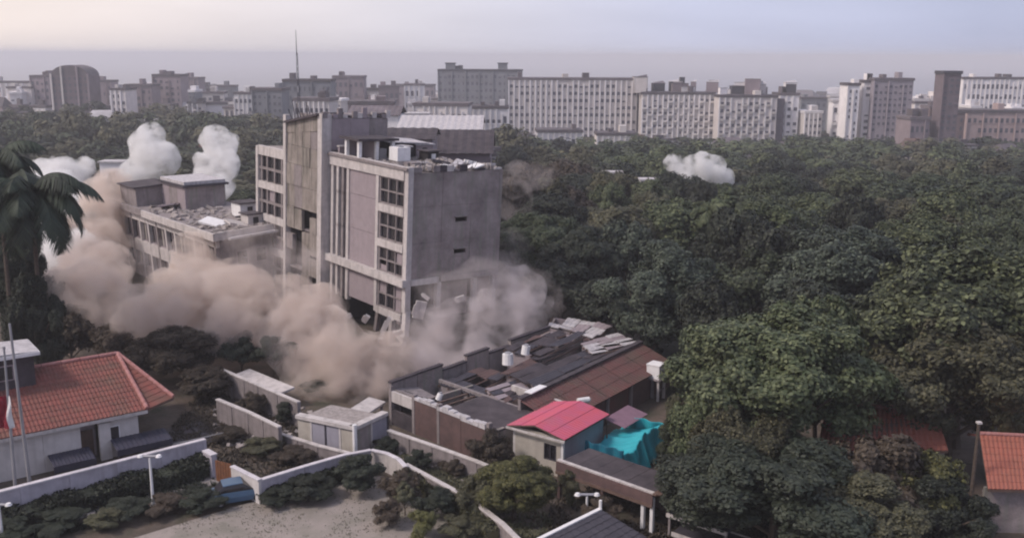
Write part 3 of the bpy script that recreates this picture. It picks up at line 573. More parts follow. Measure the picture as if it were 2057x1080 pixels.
# dark roofs inside
def darkroof(pix, z, lab, m=roof_dark, ribs=14, nm='dark_roof_shed', t_=2.6, cat='shed', dz=0.0):
    pts = [G(u, v, z + (dz if i in (2, 3) else 0)) for i, (u, v) in enumerate(pix)]
    c = sum(pts, Vector()) / 4; o = thing(nm, lab, cat, (c.x, c.y, 0)); pl = [p - Vector((c.x, c.y, 0)) for p in pts]
    rd = random.Random(int(pix[0][0])); nu, nv = 4, 3
    for iu in range(nu):
        for iv in range(nv):
            if t_ and rd.random() < .24: continue
            def Q(u_, v_): return (pl[0].lerp(pl[1], u_)).lerp(pl[3].lerp(pl[2], u_), v_)
            c4 = [Q(iu / nu + .004, iv / nv), Q((iu + 1) / nu - .004, iv / nv), Q((iu + 1) / nu - .004, (iv + 1) / nv), Q(iu / nu + .004, (iv + 1) / nv)]
            for k4 in range(4): c4[k4] = c4[k4] + Vector((0, 0, rd.choice((0, 0, .05, -.25, .2)) * (1 if k4 in (iu % 4, iv) else .3)))
            b_, q = ribbed(*c4, max(3, ribs // nu), 1, .05); b_.build('roof_sheet', rd.choice((m, m, m, roof_dark, metal_d, brown)) if m is not roof_pale else rd.choice((roof_pale, roof_pale, infill)), o)
    for k4 in range(5):
        a_, b2 = pl[0].lerp(pl[1], k4 / 4), pl[3].lerp(pl[2], k4 / 4); MB().bar(a_ - Vector((0, 0, .22)), b2 - Vector((0, 0, .22)), .09, n=4).build('rafter', brown_w, o)
    MB().slab([Vector((p.x * .85, p.y * .85, .9)) for p in pl], .1).build('inside_shade_sheet', void, o)  # near-black sheet added as shade under the missing roof sheets
    for i in range(4):
        a_, b2 = pl[i].copy(), pl[(i + 1) % 4].copy(); ins = 0.9
        a_, b2 = a_ * ins, b2 * ins; w = MB()
        zt0 = pl[i].z - .2; zt1 = pl[(i + 1) % 4].z - .2; dd = (b2 - a_); dd.z = 0; nn = Vector((-dd.y, dd.x, 0)).normalized() * .1
        vs = [Vector((a_.x, a_.y, 0)) - nn, Vector((b2.x, b2.y, 0)) - nn, Vector((b2.x, b2.y, 0)) + nn, Vector((a_.x, a_.y, 0)) + nn]
        vt = [Vector((a_.x, a_.y, zt0)) - nn, Vector((b2.x, b2.y, zt1)) - nn, Vector((b2.x, b2.y, zt1)) + nn, Vector((a_.x, a_.y, zt0)) + nn]
        w.add(vs + vt, [(0, 3, 2, 1), (4, 5, 6, 7), (0, 1, 5, 4), (1, 2, 6, 5), (2, 3, 7, 6), (3, 0, 4, 7)]); w.build('wall', concrete_g if i % 2 else infill, o)
    return o
darkroof([(1005, 745), (1075, 778), (1240, 702), (1170, 676)], 3.0, 'dark sagging roof between the roofless wall and the long red shed', ribs=16)
darkroof([(1012, 700), (1085, 715), (1178, 672), (1105, 660)], 3.3, 'far dark ribbed roof under the pale sheet at the back of the ruins', ribs=14, dz=.5)
darkroof([(880, 770), (960, 798), (1045, 758), (965, 735)], 2.4, 'low dark roof right behind the roofless front rooms', m=metal_d, ribs=10)  # sheets mostly in a dark steel colour
darkroof([(1100, 655), (1190, 678), (1230, 655), (1110, 632)], 3.2, 'pale lilac flat roof at the back corner of the ruins', m=roof_pale, ribs=10, nm='pale_roof_shed')
darkroof([(1165, 690), (1190, 712), (1283, 685), (1240, 668)], 3.2, 'crumpled pale sheet roof at the far end of the long red shed', m=roof_pale, ribs=12, nm='pale_roof_shed', dz=.3)
darkroof([(975, 780), (1010, 812), (1068, 783), (1040, 762)], 2.7, 'grey flat roof block in the middle of the ruins', m=infill, ribs=6, nm='grey_roof_shed')
for i, (u, v, z, s, l) in enumerate([(1020, 722, 3.5, .5, 'white water drum on the dark sagging roof'), (1055, 702, 3.8, .4, 'slim white tank leaning on the far dark roof'), (880, 792, 3.2, .25, 'small white pot on the front wall of the ruins')]):
    p = G(u, v, z); t = thing('water_drum', l, 'drum', (p.x, p.y, z - .45)); b = MB(); b.bar((0, 0, 0), (0.1 * i, .1, s * 2), s, s * .95, 12); b.build('drum_body', white, t); MB().bar((.1 * i, .1, s * 2), (.1 * i, .1, s * 2 + .12), s * .55, n=10).build('lid', metal_g, t)
# debris on the ground of the ruins and along the street (stuff)
rb = MB()
def scatter_pix(n, poly, z=0, smin=.06, smax=.4):
    us = [p[0] for p in poly]; vs = [p[1] for p in poly]; k = 0
    while k < n:
        u, v = random.uniform(min(us), max(us)), random.uniform(min(vs), max(vs)); ins = False
        for i in range(len(poly)):
            (x1, y1), (x2, y2) = poly[i], poly[i - 1]
            if (y1 > v) != (y2 > v) and u < (x2 - x1) * (v - y1) / (y2 - y1) + x1: ins = not ins
        if ins:
            k += 1; p = G(u, v, z); s = random.uniform(smin, smax) ** 1.3
            rb.box(-s, s, -s * random.uniform(.3, 1), s * .6, 0, s * random.uniform(.3, 1.1), T(p) @ Euler((random.uniform(-.5, .5), random.uniform(-.5, .5), random.uniform(0, 3))).to_matrix().to_4x4())
scatter_pix(260, [(790, 800), (1050, 800), (1280, 700), (1100, 660), (900, 740)]); scatter_pix(380, [(430, 750), (720, 860), (720, 900), (430, 900)]); scatter_pix(200, [(760, 880), (1000, 960), (1000, 1000), (740, 900)])
o = rb.build('rubble', rubble_m, None, 'stuff')

# ------------------------------------------------------------------ small house with the pinkish red roof
h0 = G(1134, 884, 3.1); h1 = G(1225, 832, 3.1); h2 = G(1036, 846, 3.1)
dx = h1 - h0; ang = math.atan2(dx.y, dx.x); Wp = dx.length; Lp = (h2 - h0).length
ph_ = thing('red_roof_hut', 'small cream house with bright pinkish red sheet roof and one front window', 'house', (h0.x, h0.y, 0), ang)
b_, q = ribbed((0, 0, 3.1), (Wp, 0, 3.1), (Wp, Lp, 3.1), (0, Lp, 3.1), 22, 1, .035); 
rz = lambda x, y: 3.1 + .55 * (1 - abs(2 * y / Lp - 1))
b_.v = [(x, y, z - 3.1 + rz(x, y)) for x, y, z in b_.v]
for half in (0, 1):
    y0, y1 = half * Lp / 2, (half + 1) * Lp / 2
    rr_, q = ribbed((0, y0, rz(0, y0)), (Wp, y0, rz(0, y0)), (Wp, y1, rz(0, y1)), (0, y1, rz(0, y1)), 20, 2, .035); rr_.build('roof_sheet', red_sheet, ph_)
    MB().slab([(0, y0, rz(0, y0) - .02), (Wp, y0, rz(0, y0) - .02), (Wp, y1, rz(0, y1) - .02), (0, y1, rz(0, y1) - .02)], .08).build('roof_board', brown_w, ph_)
i_ = .35
box('wall', (i_, Wp - i_, i_, i_ + .2, 0, 3.02), panel_b, ph_); box('wall', (Wp - i_ - .2, Wp - i_, i_ + .2, Lp - i_, 0, 3.02), house_w, ph_); box('wall', (i_, Wp - i_ - .2, Lp - i_ - .2, Lp - i_, 0, 3.02), house_w, ph_)
lw = MB()
lw.box(i_, i_ + .2, i_ + .2, .9, 0, 3.02); lw.box(i_, i_ + .2, 2.0, Lp - i_ - .2, 0, 3.02); lw.box(i_, i_ + .2, .9, 2.0, 0, 1.1); lw.box(i_, i_ + .2, .9, 2.0, 2.35, 3.02); lw.build('wall', panel_c, ph_)
wf = MB().box(i_ + .02, i_ + .12, .9, 1.0, 1.1, 2.35).box(i_ + .02, i_ + .12, 1.9, 2.0, 1.1, 2.35).box(i_ + .02, i_ + .12, 1.42, 1.5, 1.1, 2.35).box(i_ + .02, i_ + .12, 1.0, 1.9, 1.1, 1.18).build('window', metal_d, ph_)
box('pane', (i_ + .13, i_ + .15, 1.0, 1.42, 1.18, 2.35), glass, wf); box('pane', (i_ + .13, i_ + .15, 1.5, 1.9, 1.18, 2.35), glass, wf)
box('corner_post', (i_ - .08, i_ + .1, i_ - .08, i_ + .1, 0, 3.02), white, ph_)
MB().slab([(.0, -.05, 3.05), (-.12, -.05, 3.05), (-.12, Lp, 3.05), (.0, Lp, 3.05)], .14).build('fascia', concrete_p, ph_)
t = thing('white_canister', 'white gas canister lying behind the pinkish red roof ridge', 'canister', G(1172, 806, 3.2)); t.rotation_euler = (0, 0, .4)
b = MB(); b.bar((-.5, 0, .1), (.5, 0, .1), .24, n=10); b.build('canister_body', white, t); b = MB(); b.bar((.5, 0, .1), (.65, 0, .1), .09); b.build('valve', metal_g, t)

# ------------------------------------------------------------------ turquoise tarpaulin over a frame
c = G(1290, 936, 0); tp = thing('tarpaulin_shelter', 'bright turquoise tarpaulin shelter draped over poles right of the red roof hut', 'shelter', (c.x, c.y, 0), ang)
def cloth(name, m, x0, x1, y0, y1, fz, nx_=60, ny_=36):
    V = []; 
    for j in range(ny_ + 1):
        for i in range(nx_ + 1):
            x = x0 + (x1 - x0) * i / nx_; y = y0 + (y1 - y0) * j / ny_; V.append(fz(x, y))
    F = [(j * (nx_ + 1) + i, j * (nx_ + 1) + i + 1, (j + 1) * (nx_ + 1) + i + 1, (j + 1) * (nx_ + 1) + i) for j in range(ny_) for i in range(nx_)]
    o = MB().add(V, F).build(name, m, tp)
    for p in o.data.polygons: p.use_smooth = True
    md = o.modifiers.new('thickness', 'SOLIDIFY'); md.thickness = .03; return o
def drape(x, y):
    # x: along the front 0..5 ; y: 0 = hem at ground, rises to 2.6 then falls back
    s = y; fold = .13 * math.sin(x * 6 + 1.2 * math.sin(x * 2.3)) + .07 * math.sin(x * 17 + y * 3) + .16 * noise.noise(Vector((x * 1.5, y * 1.5, 0)))
    top = 2.1 + .35 * math.sin(x * 1.1 + .4) - .18 * abs(math.sin(x * 1.25)) 
    if s < 1: return (x, -.5 * (1 - s) + fold * (1.3 - s), .15 + s * (top - .15))
    return (x, (s - 1) * 3.0, top - (s - 1) * .8 + fold * .5 - .3 * math.sin(math.pi * (s - 1)))
tp.scale = (1.18, 1.1, 1.1)
cloth('cover', teal, -2.6, 2.6, 0, 2, drape)
cloth('side_cover', teal_d, 0, 3.0, 0, 2.0, lambda y, z: (-2.65 - .12 * math.sin(y * 6) - .2 * (2 - z) / 2, y - .1, .1 + z))
cloth('side_cover', teal, 0, 3.0, 0, 2.0, lambda y, z: (2.65 + .12 * math.sin(y * 5) + .5 * (2 - z) / 2, y - .1, .1 + z * 1.05))
for x in (-2.5, 0, 2.5):
    for y in (.3, 2.8): MB().bar((x, y, 0), (x, y, 1.75), .05).build('pole', brown_w, tp)
t = thing('lean_to_roof', 'dull mauve sheet roof against the back of the turquoise shelter', 'roof', G(1275, 848, 2.3), ang)
b_, q = ribbed((-1.6, 0, 0), (2.2, 0, 0), (2.2, 1.8, .4), (-1.6, 1.8, .4), 12, 1, .04); b_.build('roof_sheet', mat('mauve_sheet', (.20, .12, .16), var=.2), t)
for x in (-1.4, 2.0): MB().bar((x, 1.7, -2.3), (x, 1.7, .3), .06).build('post', brown_w, t)
# raised tank
wt = G(1316, 800, 0); t = thing('water_tower', 'small raised white water tank on legs behind the long red shed', 'water tank', (wt.x, wt.y, 0), rr)
for x in (-.55, .55):
    for y in (-.55, .55): box('leg', (x - .1, x + .1, y - .1, y + .1, 0, 1.9), concrete_p, t)
box('platform', (-.8, .8, -.8, .8, 1.9, 2.02), concrete, t); box('tank_body', (-.62, .62, -.62, .62, 2.03, 3.2), white, t); box('lid', (-.66, .66, -.66, .66, 3.2, 3.3), white, t); box('hatch', (-.2, .3, -.66, -.63, 2.3, 2.8), panel_b, t)
box('brace', (-.5, .5, -.6, -.5, .9, 1.02), concrete, t)

# ------------------------------------------------------------------ open flat-roofed shelter at the bottom, with coping
c0 = G(1312, 990, 2.9); c1 = G(1118, 922, 2.9); d = c1 - c0; Lc = d.length; ac = math.atan2(d.y, d.x)
cp = thing('open_shelter', 'flat roofed open shelter with pale coping brown fascia and white posts at the lower centre', 'shelter', (c0.x, c0.y, 0), ac)
sg = 1 if True else -1
for k in range(6):
    x0 = k * Lc / 6; box('coping', (x0, x0 + Lc / 6 - .03, -.28, -.02, 2.8, 2.9), concrete_p, cp)
    box('deck_panel', (x0, x0 + Lc / 6 - .03, -3.6, -.32, 2.55, 2.66), roof_dark, cp)
# which side is away from the camera? local +y or -y
away = (Matrix.Rotation(ac, 3, 'Z') @ Vector((0, -1, 0))).y > 0
s_ = 1 if away else -1
box('fascia', (0, Lc, -.02, .06, 2.0, 2.79), brown, cp)
box('fascia_rail', (0, Lc, .061, .12, 1.9, 2.1), brown_w, cp)
box('end_coping', (-.28, -.02, -3.6, 0.1, 2.82, 2.95), brown_w, cp)
for x in (0.0, .7): box('post', (x, x + .22, -.25, -.03, 0, 2.5), white, cp)
for x in (Lc * .5, Lc - .3): box('post', (x, x + .22, -.25, -.03, 0, 2.5), brown, cp)
box('rear_wall', (0, Lc, -3.5, -3.3, 0, 2.5), brown, cp)
MB().slab([(-.3, -3.6, 2.95), (-.3, .1, 2.95), (-2.6, -1.8, 2.7), (-2.6, -3.6, 2.7)], .1).build('side_roof', brown_w, cp)
# near slate roof with pale verge
p0, p1 = G(1080, 1084, 2.6), G(1206, 1022, 2.6)
t = thing('slate_roof_shed', 'dark slate roof with pale verge at the bottom edge below the shelter', 'shed', (p0.x, p0.y, 0)); o_ = Vector((p0.x, p0.y, 0))
p2 = p1 + Vector((2.6, -2.3, -.7)); p3 = p0 + Vector((2.6, -2.6, -.7))
b_, q = ribbed(p3 - o_, p2 - o_, p1 - o_, p0 - o_, 10, 7, .03); b_.build('roof_tiles', metal_d, t, 'stuff')
MB().slab([p - o_ - Vector((0, 0, .03)) for p in (p0, p1, p2, p3)], .1).build('roof_board', brown_w, t)
dd = (p1 - p0).normalized(); nn = Vector((-dd.y, dd.x, 0)) * .13
MB().slab([p0 - o_ + nn + Vector((0, 0, .08)), p0 - o_ - nn + Vector((0, 0, .08)), p1 - o_ - nn + Vector((0, 0, .08)), p1 - o_ + nn + Vector((0, 0, .08))], .22).build('verge', white, t)
w_ = MB(); w_.bar((p0 - o_) * Vector((1, 1, 0)), p0 - o_, .1); w_.build('post', white, t); MB().bar(((p1 - o_).x, (p1 - o_).y, 0), p1 - o_ + Vector((0, 0, .6)), .1).build('post', white, t)
box('wall', (.3, 5.4, -2.2, -2.0, 0, 1.8), house_w, t)

# ------------------------------------------------------------------ boundary walls
def wall_run(name, label, pix, ztop, m, cop=cope, thick=.22, every=2.6, pier=True, cat='wall', grp=None):
    pts = [G(u, v, ztop) for u, v in pix]; o = thing(name, label, cat, (pts[0].x, pts[0].y, 0), 0, grp); org = Vector((pts[0].x, pts[0].y, 0))
    for a_, b_ in zip(pts, pts[1:]):
        d = b_ - a_; Ls = d.length; ng = max(1, round(Ls / every)); an = math.atan2(d.y, d.x)
        M4 = T(a_ - org - Vector((0, 0, ztop))) @ Matrix.Rotation(an, 4, 'Z')
        for k in range(ng):
            x0, x1 = k * Ls / ng, (k + 1) * Ls / ng
            MB().box(x0 + .02, x1 - (.24 if pier else .02), -thick / 2, thick / 2, 0, ztop - .12, M4).build('wall_panel', m, o)
            if pier: MB().box(x1 - .238, x1 + .016, -thick / 2 - .05, thick / 2 + .05, 0, ztop - .1, M4).build('pier', m, o)
            MB().box(x0 + .01, x1 - .01, -thick / 2 - .07, thick / 2 + .07, ztop - .1, ztop, M4).build('coping', cop, o)
    return o
wall_run('garden_wall', 'long lilac white garden wall below the red tiled house', [(-60, 1000), (412, 880)], 2.2, wall_w, thick=.25, every=3.0)
wall_run('garden_wall', 'short white gate pier wall at the end of the long garden wall', [(412, 902), (430, 912)], 1.8, wall_w, thick=.4, every=3, pier=False)
wall_run('garden_wall', 'white wall running up from the blue car to the bend beside the yard', [(522, 962), (610, 935), (690, 912), (745, 902)], 1.7, wall_w, every=2.4, pier=False)
wall_run('garden_wall', 'short cream wall left of the bend facing the rusty gate', [(466, 934), (522, 962)], 1.8, house_w, every=3, pier=False)
wall_run('garden_wall', 'curved pale wall bending round the dark round hedge', [(745, 902), (775, 908), (800, 920), (815, 936)], 1.5, concrete_p, every=2, pier=False)
wall_run('street_wall', 'far pale street wall running down from the dark brown tree', [(440, 738), (520, 772), (600, 806)], 2.3, concrete, cop=concrete_p)
wall_run('street_wall', 'second street wall with broken bays below the far pale wall', [(436, 800), (500, 826), (562, 856)], 2.0, concrete, cop=concrete_p)
wall_run('street_wall', 'low wall strip under the second street wall', [(560, 868), (640, 893), (730, 915)], 1.0, concrete, cop=concrete_p)
wall_run('street_wall', 'pale coped wall running right below the ruined front rooms', [(780, 862), (870, 893), (960, 925), (1040, 960)], 1.5, concrete, cop=concrete_p)
wall_run('street_wall', 'near pale wall curving down through the shrubs at lower centre', [(815, 930), (880, 965), (945, 1000), (1010, 1050), (1050, 1090)], 1.3, concrete, cop=concrete_p, pier=False)
wall_run('street_wall', 'grey wall at the lower right below the orange roof', [(1975, 985), (2120, 990)], 2.4, concrete_g, cop=concrete)
# panelled grey-blue enclosure at the street corner
pa, pb, pc = G(596, 832, 2.6), G(712, 856, 2.6), G(778, 826, 2.6)
en = thing('corner_enclosure', 'panelled grey blue enclosure with pale flat coping at the street corner', 'building', (pb.x, pb.y, 0)); ob = Vector((pb.x, pb.y, 0))
for (s0, s1, ms, ns) in ((pa, pb, (panel_c, panel_b, panel_b, panel_c), 4), (pb, pc, (concrete_g, panel_b), 2)):
    d = s1 - s0; an = math.atan2(d.y, d.x); M4 = T(s0 - ob - Vector((0, 0, 2.6))) @ Matrix.Rotation(an, 4, 'Z'); Ls = d.length
    for k in range(ns):
        MB().box(k * Ls / ns + .08, (k + 1) * Ls / ns - .08, 0, .18, .35, 2.3, M4).build('wall_panel', ms[k], en)
        MB().box((k + 1) * Ls / ns - .078, (k + 1) * Ls / ns + .078, -.04, .2, 0, 2.3, M4).build('pier', metal_d if k % 2 else concrete_p, en)
    MB().box(0, Ls, -.08, .25, 0, .34, M4).build('plinth', concrete, en); MB().box(-.05, Ls - .05, -.15, .5, 2.32, 2.6, M4).build('coping', concrete_p, en)
p4 = pa + (pc - pb); MB().slab([p - ob - Vector((0, 0, .35)) for p in (pa, pb, pc, p4)], .1).build('roof', rubble_m, en)
MB().bar(Vector((0, 0, 0)), Vector((0, 0, 2.75)), .18, n=8).build('corner_post', white, en)
for (u0, v0, u1, v1, lab) in ((720, 842, 775, 806, 'flat pale slab roof lying behind the corner enclosure'), (470, 752, 560, 790, 'low broken pale slab roof behind the far street wall')):
    a_ = G(u0, v0, 1.6); b_ = G(u1, v1, 1.6); t = thing('slab_roof', lab, 'roof', (a_.x, a_.y, 0)); w_ = b_ - a_; w_.z = 0; nn = Vector((-w_.y, w_.x, 0)).normalized() * 1.6
    q_ = [Vector((0, 0, 1.6)), w_ + Vector((0, 0, 1.6)), w_ + nn + Vector((0, 0, 1.8)), nn + Vector((0, 0, 1.8))]
    MB().slab(q_, .18).build('slab', concrete_p, t)
    for q in q_[:2]: MB().bar((q.x * .9 + nn.x * .1, q.y * .9 + nn.y * .1, 0), (q.x * .9 + nn.x * .1, q.y * .9 + nn.y * .1, 1.42), .12).build('post', concrete, t)
# rusty gate
g0, g1 = G(432, 922, 1.7), G(464, 930, 1.7); t = thing('metal_gate', 'rusty orange brown gate between the two white garden walls', 'gate', (g0.x, g0.y, 0)); d = g1 - g0
for k in range(6):
    M4 = Matrix.Rotation(math.atan2(d.y, d.x), 4, 'Z'); w = d.length / 6; MB().box(k * w + .02, (k + 1) * w - .02, -.03, .03, .1, 1.65, M4).build('slat', rust, t)
MB().box(0, d.length, .035, .07, .5, .6, M4).box(0, d.length, .035, .07, 1.3, 1.4, M4).build('rail', rust, t)

# ------------------------------------------------------------------ red tiled house on the left
e0 = G(62, 869, 3.4); e1 = G(296, 822, 3.4); d = e1 - e0; ea = math.atan2(d.y, d.x); EL = d.length
hs = thing('red_tile_house', 'white walled house with large weathered red clay tile hip roof', 'house', (e0.x, e0.y, 0), ea)
HI = frame_of(hs).inverted()
rdR = HI @ G(236, 711, 5.9); rdL = HI @ G(112, 708, 5.9); ex = HI @ G(345, 803, 3.4)
RY = rdR.y; x_l = -9.0
A = Vector((x_l, 0, 3.4)); B_ = Vector((EL, 0, 3.4)); C_ = Vector((rdR.x, RY, 5.9)); D_ = Vector((x_l, RY, 5.9)); E_ = Vector((ex.x + .3, max(ex.y, 1.5), 3.4)); F_ = Vector((ex.x + .3, RY + 2.5, 3.4))
b_, q = ribbed(A, B_, C_, D_, 60, 12, .06, .035); b_.build('roof_tiles', tile_red, hs, 'stuff')
MB().slab([p - Vector((0, 0, .02)) for p in (A, B_, C_, D_)], .15).build('roof_board', brown_w, hs)
b_, q = ribbed(B_, E_, C_, C_, 14, 12, .05, .035); b_.build('roof_tiles', tile_red, hs, 'stuff')
MB().slab([p - Vector((0, 0, .02)) for p in (B_, E_, C_)], .15).build('roof_board', brown_w, hs)
b_, q = ribbed(E_, F_, C_, C_, 10, 10, .05, .035); b_.build('roof_tiles', tile_red, hs, 'stuff')
MB().slab([F_, Vector((x_l, RY * 2, 3.4)), D_, C_], .15).build('rear_roof', tile_red, hs)
for a_, b2 in ((D_, C_), (C_, B_), (C_, E_)):
    nseg = 12
    for k in range(nseg):
        p, q_ = a_.lerp(b2, k / nseg) + Vector((0, 0, .09)), a_.lerp(b2, (k + .96) / nseg) + Vector((0, 0, .12)); MB().bar(p, q_, .17, .14, 8).build('ridge_tile', tile_rdg, hs)
box('fascia', (x_l, EL, -.06, .0, 3.12, 3.36), concrete_p, hs)
for (x0, x1) in ((x_l, 0.8), (.82, 3.4), (4.7, 7.6), (7.62, EL - .6)): box('wall_panel', (x0, x1, .5, .75, 0, 3.2), house_w, hs)
box('porch_wall', (3.4, 4.7, 1.6, 1.8, 0, 3.1), infill, hs); box('door', (3.6, 4.5, 1.5, 1.595, .02, 2.2), brown_w, hs)
box('pier', (4.68, 5.5, .3, .498, 0, 2.9), house_w, hs); box('side_wall', (EL - .85, EL - .6, .76, RY * 1.6, 0, 3.2), house_w, hs); box('rear_wall', (x_l, EL - .9, RY * 1.6, RY * 1.6 + .2, 0, 3.2), house_w, hs)
wf = box('window', (EL - 3.0, EL - 2.0, .44, .495, 1.3, 2.5), white, hs); box('pane', (EL - 2.9, EL - 2.1, .41, .438, 1.38, 2.42), glass, wf)
# navy awnings along the foot of the house
for (x0, x1, z, lab) in ((1.0, 3.9, 1.3, 'dark navy awning at the foot of the house nearer the poles'), (5.4, 9.5, 1.5, 'long navy awning at the foot of the house towards the gate')):
    t = thing('awning', lab, 'awning', frame_of(hs) @ Vector((x0, -1.5, 0)), ea)
    b_, q = ribbed((0, 0, z - .3), (x1 - x0, 0, z - .3), (x1 - x0, 1.9, z), (0, 1.9, z), 12, 1, .04); b_.build('awning_sheet', navy, t)
    box('valance', (0, x1 - x0, -.02, .02, z - .75, z - .3), navy, t)
    for x in (.1, x1 - x0 - .1): MB().bar((x, .1, 0), (x, .1, z - .32), .05).build('post', metal_d, t)
a_ = frame_of(hs) @ Vector((EL + .2, .2, 0))
t = thing('side_patio', 'dark mauve paved side yard with low steps right of the house', 'patio', a_, ea)
for k in range(4): box('paving_slab', (.2 + 1.25 * k, 1.4 + 1.25 * k, -1.4, 3.5, .0, .10 + .03 * (k % 2)), metal_d if k % 2 else roof_dark, t)
box('rail', (.1, 5.2, -1.5, -1.42, .6, .7), metal_g, t)
# the dark turret with a white cap
tc_ = P(20, 800, 71.5); t = thing('lookout_turret', 'dark square turret with white overhanging flat cap at the left edge', 'tower', (tc_.x, 71.5, 0), ea)
zt = P(50, 712, 71.0).z
box('turret_wall', (-3.2, 1.9, .0, .25, 3.4, zt - .5), roof_dark, t); box('turret_wall', (1.65, 1.9, .26, 3.0, 3.4, zt - .5), mat('mossy_dark_render', (.045, .045, .038), c2=(.09, .07, .055), scale=1.4), t)
box('turret_body', (-3.2, 1.64, .26, 3.0, 0, zt - .52), void, t); box('cap', (-3.8, 2.3, -.5, 3.5, zt - .45, zt - .2), white, t)
wf = box('window', (-.9, .5, -.06, -.004, zt - 2.2, zt - 1.0), infill, t); box('pane', (-.75, .35, -.09, -.062, zt - 2.1, zt - 1.1), glass, wf)
MB().slab([(-3.6, -.4, zt + .1), (2.2, -.4, zt - .15), (2.2, 3.4, zt - .1), (-3.6, 3.4, zt + .15)], .08).build('cap_sheet', roof_pale, t)
# poles, flag, lamps
f_ = P(58, 950, 64); t = thing('lamp_pole', 'tall slim lilac grey pole rising in front of the red tile roof', 'pole', (f_.x, 64, 0))
zt = P(52, 650, 64).z; MB().bar((0, 0, .3), (-.25, 0, zt), .14, .08, 8).build('shaft', metal_g, t); MB().bar((0, 0, 0), (0, 0, .3), .24, .2, 8).build('base', metal_g, t)
f_ = P(30, 980, 62.5); t = thing('flagpole', 'leaning pale flagpole at the far left edge', 'flagpole', (f_.x, 62.5, 0))
zt = P(8, 700, 62.5).z; tx = (P(8, 700, 62.5) - f_).x; MB().bar((0, 0, 0), (tx, 0, zt), .13, .07, 8).build('shaft', metal_g, t); MB().bar((tx, 0, zt), (tx, 0, zt + .15), .1, n=8).build('finial', metal_g, t)
fp = P(8, 795, 62.4); fl = thing('flag', 'limp dark red flag with a white stripe on the leaning pole', 'flag', fp)
def flagpart(name, m, x0, x1):
    V = []; 
    for j in range(9):
        for i in range(5):
            x = x0 + (x1 - x0) * i / 4; z = -j * .28; V.append((x + .05 * math.sin(j * .9), .12 * math.sin(x * 9 + j * .6), z))
    F = [(j * 5 + i, j * 5 + i + 1, (j + 1) * 5 + i + 1, (j + 1) * 5 + i) for j in range(8) for i in range(4)]
    o = MB().add(V, F).build(name, m, fl); md = o.modifiers.new('thickness', 'SOLIDIFY'); md.thickness = .02
flagpart('red_cloth', mat('dark_red_cloth', (.22, .02, .035), var=.2), -.75, .12); flagpart('white_stripe', white, .12, .42)
def lamp(u, vt, vb, lab):
    b = G(u, vb, 0) if vb < 1085 else P(u, vb, 57.5); b.z = 0; zt = P(u, vt, b.y).z
    t = thing('street_lamp', lab, 'street lamp', b, 0, 'white lamps along the garden path')
    MB().bar((0, 0, .25), (0, 0, zt - .15), .11, .08, 8).build('pole', white, t); MB().bar((0, 0, 0), (0, 0, .25), .2, .14, 8).build('base', white, t)
    MB().bar((-.75, 0, zt - .02), (.75, 0, zt - .02), .09, .09, 6).build('arm', metal_g, t)
    for s in (-.62, .62): MB().bar((s, 0, zt - .06), (s, 0, zt + .08), .22, .14, 10).build('lamp_head', white, t)
lamp(308, 915, 1015, 'white twin headed street lamp in front of the long garden wall')
lamp(8, 1012, 1110, 'white twin headed street lamp at the lower left edge')
lamp(1178, 992, 1060, 'small white post with lamp heads beside the dark slate roof')  # a small post, built with the lamp model
# blue car half hidden behind the short wall
cc = G(478, 1003, 0); car = thing('parked_car', 'blue car parked nose-in behind the hedge beside the cream wall', 'car', (cc.x, cc.y, 0), R(24))
def loftcar(name, secs, m):
    V = []; F = []
    for (x, hw, zb, zt) in secs: V += [(x, -hw, zb), (x, hw, zb), (x, hw, (zb + zt) / 2), (x, hw * .9, zt), (x, -hw * .9, zt), (x, -hw, (zb + zt) / 2)]
    for k in range(len(secs) - 1):
        for j in range(6): F.append((k * 6 + j, k * 6 + (j + 1) % 6, (k + 1) * 6 + (j + 1) % 6, (k + 1) * 6 + j))
    F += [(5, 4, 3, 2, 1, 0), tuple(range(len(V) - 6, len(V)))]
    return MB().add(V, F).build(name, m, car)
loftcar('body', [(-2.05, .70, .35, .62), (-1.9, .82, .28, .82), (-.9, .86, .25, .92), (.9, .86, .25, .90), (1.8, .84, .28, .80), (2.05, .72, .35, .58)], blue_car)
cab = loftcar('cabin', [(-1.45, .70, .915, .93), (-1.0, .68, .92, 1.36), (.3, .68, .92, 1.42), (1.0, .72, .91, .94)], glass)
loftcar('roof', [(-1.02, .62, 1.37, 1.42), (-.4, .64, 1.40, 1.47), (.32, .62, 1.425, 1.46)], blue_car)
for x in (-1.25, 1.25):
    for s in (-1, 1):
        w = MB().bar((x, s * .70, .31), (x, s * .89, .31), .31, n=16).build('wheel', tyre, car); MB().bar((x, s * .892, .31), (x, s * .91, .31), .18, n=12).build('rim', metal_g, w)
for s in (-.55, .55): box('headlight', (2.0, 2.09, s - .16, s + .16, .55, .68), white, car)
